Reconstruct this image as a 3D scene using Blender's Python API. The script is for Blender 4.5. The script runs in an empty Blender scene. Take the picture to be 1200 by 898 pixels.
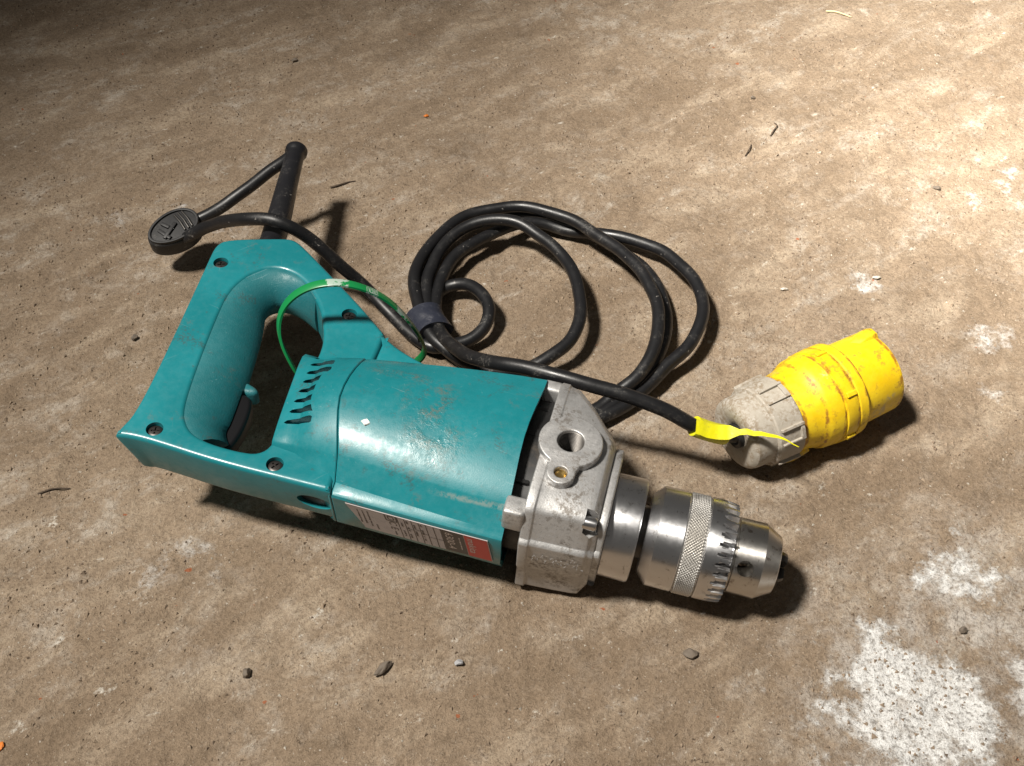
import bpy, bmesh, math, random
import numpy as np
from mathutils import Vector, Matrix, noise as mnoise

random.seed(7)
rng = np.random.default_rng(11)
scene = bpy.context.scene
col = scene.collection

# ------------------------------------------------------------------ camera
ELEV = math.radians(47.0)
DIST = 0.60
cam_data = bpy.data.cameras.new("camera")
cam_data.sensor_fit = 'HORIZONTAL'
cam_data.sensor_width = 36.0
cam_data.lens = 37.5
cam_data.clip_start = 0.01
cam_data.clip_end = 60.0
cam = bpy.data.objects.new("camera", cam_data)
cam.location = (0, -DIST * math.cos(ELEV), DIST * math.sin(ELEV))
cam.rotation_euler = (math.pi / 2 - ELEV, 0, 0)
col.objects.link(cam)
scene.camera = cam

# ------------------------------------------------------------------ light: dim shed, one hard lamp from the left, an added spot brightens the right
world = bpy.data.worlds.new("World")
scene.world = world
world.use_nodes = True
bg = world.node_tree.nodes["Background"]
bg.inputs[0].default_value = (1.0, 0.95, 0.88, 1)
bg.inputs[1].default_value = 0.09

def lamp(name, loc, target, power, size_deg, blend, radius, color):
    l = bpy.data.lights.new(name, 'SPOT')
    l.energy = power
    l.spot_size = math.radians(size_deg)
    l.spot_blend = blend
    l.shadow_soft_size = radius
    l.color = color
    o = bpy.data.objects.new(name, l)
    o.location = loc
    d = Vector(target) - Vector(loc)
    o.rotation_euler = d.to_track_quat('-Z', 'Y').to_euler()
    col.objects.link(o)
    return o

lamp("work_lamp", (-0.96, -0.42, 2.13), (0.18, -0.03, 0), 430, 37, 1.0, 0.15, (1.0, 0.945, 0.86))
lamp("added_pool_spot", (-0.90, -0.36, 2.18), (0.53, 0.30, 0), 1200, 20, 1.0, 0.15, (1.0, 0.95, 0.86))  # added second spot beside the main lamp, makes the bright pool at the right

scene.view_settings.view_transform = 'Standard'
scene.view_settings.look = 'None'
scene.view_settings.exposure = 0.0
scene.view_settings.gamma = 1.0
scene.view_settings.use_curve_mapping = False
scene.render.resolution_x = 1024
scene.render.resolution_y = 766

# ------------------------------------------------------------------ node helpers
def new_mat(name):
    m = bpy.data.materials.new(name)
    m.use_nodes = True
    nt = m.node_tree
    nt.nodes.clear()
    out = nt.nodes.new('ShaderNodeOutputMaterial')
    b = nt.nodes.new('ShaderNodeBsdfPrincipled')
    nt.links.new(b.outputs[0], out.inputs[0])
    return m, nt, b

def setin(nt, sock, v):
    if isinstance(v, bpy.types.NodeSocket):
        nt.links.new(v, sock)
    elif v is not None:
        if isinstance(v, (tuple, list)) and len(v) == 3 and sock.type == 'RGBA':
            v = (*v, 1)
        sock.default_value = v

def coords(nt, kind='Object'):
    return nt.nodes.new('ShaderNodeTexCoord').outputs[kind]

def mapping(nt, vec, scale=(1, 1, 1), loc=(0, 0, 0), rot=(0, 0, 0)):
    n = nt.nodes.new('ShaderNodeMapping')
    nt.links.new(vec, n.inputs[0])
    n.inputs[1].default_value = loc
    n.inputs[2].default_value = rot
    n.inputs[3].default_value = scale
    return n.outputs[0]

def noise(nt, vec, scale, detail=4, rough=0.55, dist=0.0):
    n = nt.nodes.new('ShaderNodeTexNoise')
    nt.links.new(vec, n.inputs['Vector'])
    n.inputs['Scale'].default_value = scale
    n.inputs['Detail'].default_value = detail
    n.inputs['Roughness'].default_value = rough
    n.inputs['Distortion'].default_value = dist
    return n.outputs[0]

def voro(nt, vec, scale, feature='F1', out='Distance'):
    n = nt.nodes.new('ShaderNodeTexVoronoi')
    n.feature = feature
    nt.links.new(vec, n.inputs['Vector'])
    n.inputs['Scale'].default_value = scale
    return n.outputs[out]

def ramp(nt, fac, lo, hi, a=0.0, b=1.0):
    n = nt.nodes.new('ShaderNodeMapRange')
    n.interpolation_type = 'SMOOTHSTEP'
    nt.links.new(fac, n.inputs[0])
    n.inputs[1].default_value = lo
    n.inputs[2].default_value = hi
    n.inputs[3].default_value = a
    n.inputs[4].default_value = b
    return n.outputs[0]

def mix(nt, fac, a, b):
    n = nt.nodes.new('ShaderNodeMix')
    n.data_type = 'RGBA'
    setin(nt, n.inputs[0], fac)
    setin(nt, n.inputs[6], a)
    setin(nt, n.inputs[7], b)
    return n.outputs[2]

def fmath(nt, op, a, b=None, clamp=False):
    n = nt.nodes.new('ShaderNodeMath')
    n.operation = op
    n.use_clamp = clamp
    setin(nt, n.inputs[0], a)
    if b is not None:
        setin(nt, n.inputs[1], b)
    return n.outputs[0]

def bump(nt, height, strength, dist, normal=None):
    n = nt.nodes.new('ShaderNodeBump')
    n.inputs['Strength'].default_value = strength
    n.inputs['Distance'].default_value = dist
    nt.links.new(height, n.inputs['Height'])
    if normal is not None:
        nt.links.new(normal, n.inputs['Normal'])
    return n.outputs[0]

def near(nt, vec, p, r0, r1):
    """1 within r0 of p, 0 beyond r1"""
    n = nt.nodes.new('ShaderNodeVectorMath')
    n.operation = 'DISTANCE'
    nt.links.new(vec, n.inputs[0])
    n.inputs[1].default_value = p
    return ramp(nt, n.outputs['Value'], r0, r1, 1.0, 0.0)

# ------------------------------------------------------------------ materials
def mat_plain(name, c, rough=0.5, metal=0.0, bump_s=0.0, bump_scale=900, dirt=0.0, dirt_col=(0.16, 0.12, 0.08), dirt_scale=60, spec=0.5):
    m, nt, b = new_mat(name)
    oc = coords(nt)
    colr = c
    rg = rough
    if dirt > 0:
        n1 = noise(nt, oc, dirt_scale, 6, 0.65)
        f = ramp(nt, n1, 0.62 - 0.25 * dirt, 0.75, 0, min(1, dirt))
        n2 = noise(nt, oc, dirt_scale * 6, 4, 0.6)
        f = fmath(nt, 'MULTIPLY', f, ramp(nt, n2, 0.3, 0.6))
        colr = mix(nt, f, c, dirt_col)
        rg = ramp(nt, n1, 0.35, 0.7, rough * 0.85, min(1, rough * 1.35))
    setin(nt, b.inputs['Base Color'], colr)
    setin(nt, b.inputs['Roughness'], rg)
    b.inputs['Metallic'].default_value = metal
    b.inputs['Specular IOR Level'].default_value = spec
    if bump_s > 0:
        setin(nt, b.inputs['Normal'], bump(nt, noise(nt, oc, bump_scale, 3, 0.6), bump_s, 0.0006))
    return m

def mat_teal(name, base=(0.004, 0.152, 0.176), rough=0.40, grain=0.10, residue=True):
    m, nt, b = new_mat(name)
    oc = coords(nt)
    big = noise(nt, oc, 22, 5, 0.6)
    fine = noise(nt, oc, 260, 5, 0.7)
    c = mix(nt, ramp(nt, big, 0.35, 0.7), base, tuple(x * 1.22 + 0.004 for x in base))
    # greyish handling dirt in patches
    d1 = fmath(nt, 'MULTIPLY', ramp(nt, noise(nt, oc, 48, 6, 0.7), 0.56, 0.70), ramp(nt, fine, 0.44, 0.60))
    c = mix(nt, fmath(nt, 'MULTIPLY', d1, 0.55), c, (0.10, 0.105, 0.085))
    # thin scratches
    sc = noise(nt, mapping(nt, oc, (60, 900, 900), rot=(0, 0, 0.35)), 1.0, 3, 0.6)
    s1 = fmath(nt, 'MULTIPLY', ramp(nt, sc, 0.70, 0.74), ramp(nt, big, 0.5, 0.62))
    c = mix(nt, fmath(nt, 'MULTIPLY', s1, 0.5), c, (0.16, 0.34, 0.34))
    rg = ramp(nt, fine, 0.3, 0.75, rough * 0.8, rough * 1.35)
    hgt = noise(nt, oc, 1500, 2, 0.5)
    nrm = bump(nt, hgt, grain, 0.0003)
    if residue:
        # glue left by a lost sticker: ring and smear on the barrel
        wob = noise(nt, oc, 75, 5, 0.7)
        ring = fmath(nt, 'SUBTRACT', near(nt, oc, (-0.1015, 0.0176, 0.0725), 0.006, 0.019), near(nt, oc, (-0.104, 0.019, 0.0725), 0.004, 0.010))
        smear = near(nt, mapping(nt, oc, (1, 1, 1)), (-0.094, 0.000, 0.070), 0.003, 0.021)
        bar = near(nt, mapping(nt, oc, (0.42, 2.2, 1), rot=(0, 0, 0)), (-0.049, 0.067, 0.072), 0.003, 0.011)
        rr = fmath(nt, 'MULTIPLY', fmath(nt, 'MAXIMUM', fmath(nt, 'MAXIMUM', ring, bar), fmath(nt, 'MULTIPLY', smear, 0.75)), ramp(nt, wob, 0.40, 0.60), clamp=True)
        gl = fmath(nt, 'MULTIPLY', rr, ramp(nt, noise(nt, oc, 520, 4, 0.7), 0.38, 0.60))
        c = mix(nt, fmath(nt, 'MULTIPLY', gl, 0.75), c, (0.105, 0.115, 0.092))
        nrm = bump(nt, fmath(nt, 'MULTIPLY', rr, noise(nt, oc, 330, 5, 0.75)), 0.55, 0.0009, nrm)
        rg = fmath(nt, 'SUBTRACT', rg, fmath(nt, 'MULTIPLY', rr, 0.13))
        # scuffed dull area towards the seam
        scf = fmath(nt, 'MULTIPLY', near(nt, oc, (-0.128, -0.008, 0.071), 0.008, 0.032), ramp(nt, noise(nt, mapping(nt, oc, (1, 0.6, 1), rot=(0, 0, 0.6)), 190, 6, 0.75), 0.55, 0.66))
        c = mix(nt, fmath(nt, 'MULTIPLY', scf, 0.6), c, (0.035, 0.06, 0.055))
        # worn pale line along the lower ridge
        sep = nt.nodes.new('ShaderNodeSeparateXYZ')
        nt.links.new(oc, sep.inputs[0])
        rl = fmath(nt, 'ABSOLUTE', fmath(nt, 'ADD', sep.outputs[1], 0.0225))
        rl = fmath(nt, 'MULTIPLY', ramp(nt, rl, 0.0004, 0.0013, 1, 0), ramp(nt, sep.outputs[0], -0.095, -0.075))
        rl = fmath(nt, 'MULTIPLY', rl, ramp(nt, sep.outputs[2], 0.057, 0.059))
        rl = fmath(nt, 'MULTIPLY', rl, ramp(nt, noise(nt, oc, 400, 4, 0.7), 0.35, 0.6))
        c = mix(nt, fmath(nt, 'MULTIPLY', rl, 0.6), c, (0.24, 0.27, 0.24))
    # fine crossing scratches and hand grime
    for ang, thr in ((0.2, 0.70), (-0.9, 0.715), (1.2, 0.72)):
        s2 = noise(nt, mapping(nt, mapping(nt, oc, rot=(0, 0, ang)), (26, 1300, 1300)), 1.0, 2, 0.5)
        f2 = fmath(nt, 'MULTIPLY', ramp(nt, s2, thr, thr + 0.03), ramp(nt, noise(nt, oc, 34, 3, 0.6), 0.46, 0.58))
        c = mix(nt, fmath(nt, 'MULTIPLY', f2, 0.55), c, (0.13, 0.27, 0.29))
    gr = fmath(nt, 'MULTIPLY', ramp(nt, noise(nt, mapping(nt, oc, loc=(4, 2, 8)), 70, 7, 0.72), 0.54, 0.66), ramp(nt, noise(nt, oc, 900, 3, 0.6), 0.42, 0.58))
    c = mix(nt, fmath(nt, 'MULTIPLY', gr, 0.6), c, (0.045, 0.06, 0.055))
    setin(nt, b.inputs['Base Color'], c)
    setin(nt, b.inputs['Roughness'], rg)
    setin(nt, b.inputs['Normal'], nrm)
    if grain < 0.3:
        b.inputs['Coat Weight'].default_value = 0.35
        b.inputs['Coat Roughness'].default_value = 0.20
    return m

def mat_cast():
    m, nt, b = new_mat('cast_aluminium')
    oc = coords(nt)
    n1 = noise(nt, oc, 55, 6, 0.7)
    n2 = noise(nt, oc, 420, 5, 0.75)
    c = mix(nt, ramp(nt, n1, 0.3, 0.7), (0.445, 0.44, 0.435), (0.55, 0.55, 0.55))
    d = fmath(nt, 'MULTIPLY', ramp(nt, n1, 0.44, 0.62), ramp(nt, n2, 0.42, 0.60))
    c = mix(nt, fmath(nt, 'MULTIPLY', d, 0.75), c, (0.13, 0.105, 0.08))
    sp = ramp(nt, noise(nt, oc, 1300, 2, 0.5), 0.66, 0.72)
    c = mix(nt, fmath(nt, 'MULTIPLY', sp, 0.5), c, (0.09, 0.075, 0.06))
    setin(nt, b.inputs['Base Color'], c)
    b.inputs['Metallic'].default_value = 0.72
    setin(nt, b.inputs['Roughness'], ramp(nt, n2, 0.3, 0.7, 0.42, 0.62))
    setin(nt, b.inputs['Normal'], bump(nt, noise(nt, oc, 1100, 3, 0.6), 0.22, 0.0005))
    return m

def mat_steel(name, c=(0.56, 0.555, 0.55), rough=0.27, dirt=0.5, dirt_col=(0.10, 0.075, 0.05), aniso=0.75):
    m, nt, b = new_mat(name)
    oc = coords(nt)
    turn = noise(nt, mapping(nt, oc, (2600, 40, 40)), 1.0, 3, 0.6)
    n1 = noise(nt, oc, 75, 6, 0.7)
    n2 = noise(nt, oc, 420, 5, 0.7)
    d = fmath(nt, 'MULTIPLY', ramp(nt, n1, 0.54, 0.72), ramp(nt, n2, 0.40, 0.62))
    d3 = fmath(nt, 'MULTIPLY', ramp(nt, noise(nt, mapping(nt, oc, (1, 1, 1), loc=(3, 8, 1)), 150, 6, 0.75), 0.56, 0.66), 0.8)
    cc = mix(nt, fmath(nt, 'MULTIPLY', fmath(nt, 'MAXIMUM', d, d3), dirt), c, dirt_col)
    sc = ramp(nt, noise(nt, mapping(nt, oc, (700, 220, 220), rot=(0.5, 0.3, 0.6)), 1.0, 2, 0.5), 0.70, 0.74)
    cc = mix(nt, fmath(nt, 'MULTIPLY', sc, 0.45), cc, (0.13, 0.11, 0.09))
    setin(nt, b.inputs['Base Color'], cc)
    b.inputs['Metallic'].default_value = 1.0
    r = ramp(nt, n2, 0.25, 0.75, rough * 0.92, rough * 1.15)
    setin(nt, b.inputs['Roughness'], r)
    setin(nt, b.inputs['Normal'], bump(nt, turn, 0.06, 0.0003))
    tg = nt.nodes.new('ShaderNodeTangent')
    tg.direction_type = 'RADIAL'
    tg.axis = 'X'
    nt.links.new(tg.outputs[0], b.inputs['Tangent'])
    b.inputs['Anisotropic'].default_value = aniso
    b.inputs['Anisotropic Rotation'].default_value = 0.25
    return m

def mat_rubber(name, base=(0.008, 0.008, 0.009), rough=0.38, dust=0.28):
    m, nt, b = new_mat(name)
    oc = coords(nt)
    n1 = noise(nt, oc, 70, 6, 0.7)
    n2 = noise(nt, oc, 700, 4, 0.7)
    d = fmath(nt, 'MULTIPLY', ramp(nt, n1, 0.52, 0.72), ramp(nt, n2, 0.48, 0.62))
    c = mix(nt, fmath(nt, 'MULTIPLY', d, dust), base, (0.20, 0.185, 0.165))
    sp = ramp(nt, noise(nt, oc, 420, 3, 0.6), 0.69, 0.73)
    c = mix(nt, fmath(nt, 'MULTIPLY', sp, 0.6), c, (0.30, 0.28, 0.26))
    setin(nt, b.inputs['Base Color'], c)
    setin(nt, b.inputs['Roughness'], ramp(nt, n1, 0.3, 0.7, rough * 0.85, rough * 1.3))
    setin(nt, b.inputs['Normal'], bump(nt, n2, 0.12, 0.0005))
    return m

def mat_yellow():
    m, nt, b = new_mat('yellow_plastic')
    oc = coords(nt)
    dp = nt.nodes.new('ShaderNodeVectorMath')
    dp.operation = 'DOT_PRODUCT'
    nt.links.new(oc, dp.inputs[0])
    dp.inputs[1].default_value = (0.881, 0.472, 0.03)
    along = fmath(nt, 'ADD', dp.outputs['Value'], fmath(nt, 'MULTIPLY', fmath(nt, 'SUBTRACT', noise(nt, oc, 120, 4, 0.6), 0.5), 0.004))
    n1 = noise(nt, oc, 60, 6, 0.7)
    n2 = noise(nt, oc, 380, 5, 0.7)
    c = mix(nt, ramp(nt, n1, 0.35, 0.65), (0.70, 0.46, 0.004), (0.78, 0.55, 0.012))
    d = fmath(nt, 'MULTIPLY', ramp(nt, noise(nt, oc, 95, 6, 0.75), 0.53, 0.66), ramp(nt, n2, 0.40, 0.58))
    c = mix(nt, fmath(nt, 'MULTIPLY', d, 0.75), c, (0.30, 0.15, 0.025))
    d2 = fmath(nt, 'MULTIPLY', ramp(nt, noise(nt, oc, 42, 5, 0.7), 0.60, 0.70), ramp(nt, n2, 0.42, 0.56))
    c = mix(nt, fmath(nt, 'MULTIPLY', d2, 0.7), c, (0.42, 0.36, 0.25))
    g = None
    for p, w in ((0.0295, 0.0018), (0.0410, 0.0012), (0.0512, 0.0014), (0.0592, 0.0016), (0.0660, 0.0020), (0.0905, 0.0014)):
        q = ramp(nt, fmath(nt, 'ABSOLUTE', fmath(nt, 'SUBTRACT', along, p)), w * 0.3, w, 1.0, 0.0)
        g = q if g is None else fmath(nt, 'MAXIMUM', g, q)
    g = fmath(nt, 'MULTIPLY', g, ramp(nt, noise(nt, oc, 160, 5, 0.7), 0.40, 0.58))
    c = mix(nt, fmath(nt, 'MULTIPLY', g, 0.9), c, (0.26, 0.10, 0.015))
    setin(nt, b.inputs['Base Color'], c)
    setin(nt, b.inputs['Roughness'], ramp(nt, n2, 0.3, 0.7, 0.38, 0.6))
    setin(nt, b.inputs['Normal'], bump(nt, noise(nt, oc, 500, 4, 0.7), 0.2, 0.0006))
    return m

def mat_gland():
    m, nt, b = new_mat('gland_plastic')
    oc = coords(nt)
    n1 = noise(nt, oc, 90, 6, 0.7)
    n2 = noise(nt, oc, 520, 5, 0.75)
    c = mix(nt, ramp(nt, n1, 0.35, 0.65), (0.36, 0.325, 0.27), (0.46, 0.43, 0.385))
    d = fmath(nt, 'MULTIPLY', ramp(nt, n1, 0.40, 0.58), ramp(nt, n2, 0.38, 0.58))
    c = mix(nt, fmath(nt, 'MULTIPLY', d, 0.8), c, (0.20, 0.145, 0.085))
    setin(nt, b.inputs['Base Color'], c)
    b.inputs['Roughness'].default_value = 0.6
    setin(nt, b.inputs['Normal'], bump(nt, n2, 0.35, 0.0007))
    return m

def mat_ground():
    m, nt, b = new_mat('dirty_concrete')
    oc = coords(nt)
    def streaked(ang, st, loc=(0, 0, 0)):
        return mapping(nt, mapping(nt, oc, rot=(0, 0, -ang)), (1.0, st, 1.0), loc=loc)
    streak = streaked(0.62, 2.3)
    big = noise(nt, streak, 4.0, 5, 0.6, 0.4)
    mid = noise(nt, streak, 16.0, 7, 0.68, 0.3)
    sm = noise(nt, oc, 95.0, 6, 0.7)
    fin = noise(nt, oc, 480.0, 4, 0.7)
    grit = noise(nt, oc, 1500.0, 3, 0.7)
    c = mix(nt, ramp(nt, big, 0.32, 0.68), (0.235, 0.173, 0.118), (0.325, 0.247, 0.175))
    c = mix(nt, ramp(nt, mid, 0.48, 0.68, 0, 0.65), c, (0.455, 0.368, 0.275))
    c = mix(nt, ramp(nt, mid, 0.30, 0.45, 0.6, 0), c, (0.165, 0.120, 0.080))
    # greyish worn concrete showing through in streaks
    gs = noise(nt, streaked(0.70, 1.8, (3, 1, 0)), 21.0, 8, 0.74, 0.5)
    gmask = fmath(nt, 'MULTIPLY', ramp(nt, gs, 0.47, 0.64), ramp(nt, sm, 0.36, 0.60))
    gmask = fmath(nt, 'MULTIPLY', gmask, ramp(nt, big, 0.38, 0.56, 0.25, 1.0))
    c = mix(nt, fmath(nt, 'MULTIPLY', gmask, 0.55), c, (0.56, 0.51, 0.445))
    # small chalky spots
    cs = noise(nt, streaked(0.5, 1.6, (9, 4, 0)), 55.0, 6, 0.68)
    cm = fmath(nt, 'MULTIPLY', ramp(nt, cs, 0.62, 0.71), ramp(nt, fin, 0.36, 0.56))
    c = mix(nt, fmath(nt, 'MULTIPLY', cm, 0.8), c, (0.64, 0.60, 0.53))
    # plaster spills with ragged edges
    wob = noise(nt, oc, 38.0, 10, 0.72, 0.15)
    def spill(p, r, th):
        k = near(nt, oc, p, 0.0, r)
        return fmath(nt, 'MULTIPLY', ramp(nt, fmath(nt, 'ADD', fmath(nt, 'MULTIPLY', k, 0.30), wob), th, th + 0.15), ramp(nt, k, 0.0, 0.25, 0.12, 1.0))
    sp = spill((0.174, -0.196, 0), 0.064, 0.57)
    for p, r, th, q in (((0.215, -0.130, 0), 0.046, 0.655, 1), ((0.236, -0.150, 0), 0.035, 0.74, 1), ((0.238, -0.190, 0), 0.06, 0.70, .8), ((0.255, -0.150, 0), 0.06, 0.72, .8), ((0.285, 0.035, 0), 0.05, 0.77, .6), ((0.27, 0.00, 0), 0.04, 0.77, .6),
                     ((0.21, 0.085, 0), 0.05, 0.79, .6), ((0.055, -0.195, 0), 0.05, 0.79, .6), ((0.11, -0.185, 0), 0.05, 0.80, .6), ((-0.165, -0.12, 0), 0.09, 0.80, .5), ((-0.20, 0.14, 0), 0.09, 0.78, .6), ((-0.255, 0.15, 0), 0.07, 0.79, .6), ((-0.183, 0.118, 0), 0.022, 0.70, .8), ((0.33, 0.2, 0), 0.12, 0.80, .6)):
        sp = fmath(nt, 'MAXIMUM', sp, fmath(nt, 'MULTIPLY', spill(p, r, th), q))
    hz = fmath(nt, 'MAXIMUM', near(nt, oc, (0.185, -0.190, 0), 0.02, 0.095), near(nt, oc, (0.225, -0.138, 0), 0.01, 0.07))
    hz = fmath(nt, 'MULTIPLY', hz, ramp(nt, noise(nt, oc, 55.0, 8, 0.7), 0.40, 0.64, 0.0, 0.4))
    sp = fmath(nt, 'MAXIMUM', sp, hz)
    sp = fmath(nt, 'MULTIPLY', sp, ramp(nt, fin, 0.28, 0.44, 0.7, 1.0))
    sp = fmath(nt, 'MULTIPLY', sp, ramp(nt, noise(nt, oc, 130.0, 6, 0.75), 0.34, 0.48, 0.6, 1.0))
    c = mix(nt, fmath(nt, 'MULTIPLY', sp, 0.95), c, (0.84, 0.84, 0.83))
    # dark crumbs, light grains
    dk = ramp(nt, noise(nt, oc, 360.0, 3, 0.65), 0.665, 0.72)
    c = mix(nt, fmath(nt, 'MULTIPLY', dk, 0.75), c, (0.060, 0.043, 0.030))
    c = mix(nt, ramp(nt, fin, 0.28, 0.62, 0.50, 0.0), c, (0.105, 0.074, 0.048))
    c = mix(nt, ramp(nt, grit, 0.30, 0.50, 0.45, 0.0), c, (0.085, 0.060, 0.040))
    lg = ramp(nt, grit, 0.62, 0.70)
    c = mix(nt, fmath(nt, 'MULTIPLY', lg, 0.55), c, (0.56, 0.49, 0.40))
    lg2 = ramp(nt, noise(nt, mapping(nt, oc, loc=(2, 9, 4)), 520.0, 2, 0.5), 0.70, 0.74)
    c = mix(nt, fmath(nt, 'MULTIPLY', lg2, 0.45), c, (0.66, 0.62, 0.55))
    # rusty specks
    rs = ramp(nt, noise(nt, mapping(nt, oc, loc=(5, 7, 1)), 150.0, 2, 0.5), 0.755, 0.78)
    c = mix(nt, fmath(nt, 'MULTIPLY', rs, 0.8), c, (0.30, 0.085, 0.03))
    setin(nt, b.inputs['Base Color'], c)
    b.inputs['Roughness'].default_value = 0.93
    b.inputs['Specular IOR Level'].default_value = 0.2
    n0 = bump(nt, sp, 0.5, 0.0012)
    n1 = bump(nt, sm, 0.6, 0.0030, n0)
    n2 = bump(nt, fin, 0.9, 0.0014, n1)
    n3 = bump(nt, grit, 0.9, 0.0007, n2)
    setin(nt, b.inputs['Normal'], n3)
    return m

M = {
    'teal': mat_teal('teal_plastic'),
    'teal_handle': mat_teal('teal_plastic_handle', residue=False),
    'grip': mat_teal('teal_grip_textured', base=(0.008, 0.112, 0.128), rough=0.55, grain=0.5, residue=False),
    'cast': mat_cast(),
    'steel': mat_steel('turned_steel', (0.66, 0.66, 0.67), 0.33, 0.6),
    'nose_steel': mat_steel('brown_stained_steel', (0.55, 0.53, 0.50), 0.32, 0.85, (0.13, 0.085, 0.05)),
    'knurl': mat_steel('knurled_steel', (0.56, 0.545, 0.52), 0.44, 0.4, aniso=0.0),
    'dark_steel': mat_plain('dark_steel', (0.10, 0.095, 0.09), 0.38, 0.9),
    'screw': mat_plain('blackened_screw', (0.075, 0.068, 0.065), 0.42, 0.85),
    'gap_black': mat_plain('black_tooth_gap', (0.020, 0.016, 0.012), 0.6, 0.2),  # near-black colour for the faces inside the chuck tooth gaps
    'thread': mat_plain('dark_thread', (0.16, 0.15, 0.14), 0.42, 0.8, dirt=0.6, dirt_col=(0.03, 0.025, 0.02), dirt_scale=200),  # bore lining, a darker metal than the cast case around it
    'brass': mat_plain('brass', (0.45, 0.32, 0.12), 0.35, 1.0),
    'black': mat_plain('black_plastic', (0.010, 0.010, 0.010), 0.45, dirt=0.3),
    'trigger': mat_plain('trigger_plastic', (0.005, 0.005, 0.006), 0.40, spec=0.3),
    'rubber': mat_rubber('cable_rubber', dust=0.5),
    'boot': mat_rubber('strain_relief_rubber', (0.009, 0.009, 0.011), 0.36, 0.3),
    'holder': mat_rubber('holder_rubber', (0.013, 0.013, 0.014), 0.5, 0.5),
    'tape': mat_plain('blue_grey_tape', (0.020, 0.023, 0.036), 0.42, bump_s=0.4, bump_scale=300, dirt=0.4, dirt_col=(0.2, 0.2, 0.22), dirt_scale=200),
    'yellow': mat_yellow(),
    'gland': mat_gland(),
    'label_yellow': mat_plain('yellow_vinyl', (0.64, 0.60, 0.008), 0.4, bump_s=0.5, bump_scale=160, dirt=0.55, dirt_col=(0.30, 0.26, 0.05), dirt_scale=150),
    'sticker': mat_plain('sticker_film', (0.36, 0.32, 0.315), 0.42, dirt=0.45, dirt_col=(0.20, 0.18, 0.16), dirt_scale=120),
    'ink': mat_plain('sticker_ink', (0.045, 0.035, 0.032), 0.45),
    'ink_band': mat_plain('sticker_dark_band', (0.050, 0.040, 0.036), 0.42),
    'ink_red': mat_plain('sticker_red', (0.42, 0.035, 0.025), 0.42),
    'ink_pale': mat_plain('sticker_pale_print', (0.50, 0.42, 0.38), 0.45),
    'flake': mat_plain('white_paint', (0.80, 0.79, 0.76), 0.5),
    'pebble': mat_plain('pebble_stone', (0.13, 0.105, 0.082), 0.8, bump_s=0.6, bump_scale=500, dirt=0.6, dirt_col=(0.22, 0.17, 0.12), dirt_scale=200),
    'pebble_pale': mat_plain('pale_stone', (0.42, 0.385, 0.33), 0.8, bump_s=0.6, bump_scale=500, dirt=0.5, dirt_col=(0.25, 0.19, 0.13), dirt_scale=250),
    'pebble_grey': mat_plain('grey_stone', (0.30, 0.30, 0.31), 0.7, bump_s=0.4, bump_scale=500, dirt=0.4, dirt_scale=200),
    'twig': mat_plain('twig_wood', (0.065, 0.045, 0.030), 0.85, bump_s=0.6, bump_scale=700),
    'straw': mat_plain('straw', (0.62, 0.50, 0.28), 0.7, bump_s=0.4, bump_scale=700),
    'orange': mat_plain('orange_chip', (0.60, 0.17, 0.02), 0.6),
    'grit': mat_plain('grit_mixed', (0.27, 0.205, 0.145), 0.9, dirt=1.0, dirt_col=(0.10, 0.07, 0.05), dirt_scale=25),
    'crumb': mat_plain('dirt_crumb', (0.11, 0.078, 0.053), 0.95, dirt=0.8, dirt_col=(0.15, 0.11, 0.075), dirt_scale=30),
    'ground': mat_ground(),
}

# ------------------------------------------------------------------ mesh helpers (drill parts are given in millimetres)
def link(name, me, mat, parent=None, smooth=35):
    if mat is not None:
        me.materials.clear()
        me.materials.append(mat)
    if smooth:
        me.shade_smooth()
        me.set_sharp_from_angle(angle=math.radians(smooth))
    else:
        me.shade_flat()
    o = bpy.data.objects.new(name, me)
    o.parent = parent
    col.objects.link(o)
    return o

def from_bm(bm, name='m', scale=1.0):
    if scale != 1.0:
        bmesh.ops.scale(bm, vec=(scale,) * 3, verts=bm.verts)
    bmesh.ops.recalc_face_normals(bm, faces=bm.faces)
    me = bpy.data.meshes.new(name)
    bm.to_mesh(me)
    bm.free()
    return me

def loft_bm(bm, loops, cap=True, closed=False):
    """loops: list of equal-length rings of 3D points"""
    rows = [[bm.verts.new(p) for p in lp] for lp in loops]
    n = len(rows[0])
    rr = list(zip(rows, rows[1:]))
    if closed:
        rr.append((rows[-1], rows[0]))
    for a, b in rr:
        for i in range(n):
            j = (i + 1) % n
            bm.faces.new((a[i], a[j], b[j], b[i]))
    if cap and not closed:
        bm.faces.new(rows[0][::-1])
        bm.faces.new(rows[-1])
    return rows

def frame_axis(axis):
    z = Vector(axis).normalized()
    up = Vector((0, 0, 1)) if abs(z.z) < 0.95 else Vector((1, 0, 0))
    x = up.cross(z).normalized()
    return x, z.cross(x), z

def lathe_bm(bm, prof, origin=(0, 0, 0), axis=(1, 0, 0), n=64, cap=True, rfun=None):
    """prof: (s, r) along axis"""
    x, y, z = frame_axis(axis)
    o = Vector(origin)
    loops = []
    for k, (s, r) in enumerate(prof):
        lp = []
        for i in range(n):
            a = 2 * math.pi * i / n
            q = rfun(k, i, s, r) if rfun else (s, r)
            lp.append(o + z * q[0] + (x * math.cos(a) + y * math.sin(a)) * q[1])
        loops.append(lp)
    loft_bm(bm, loops, cap)

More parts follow.
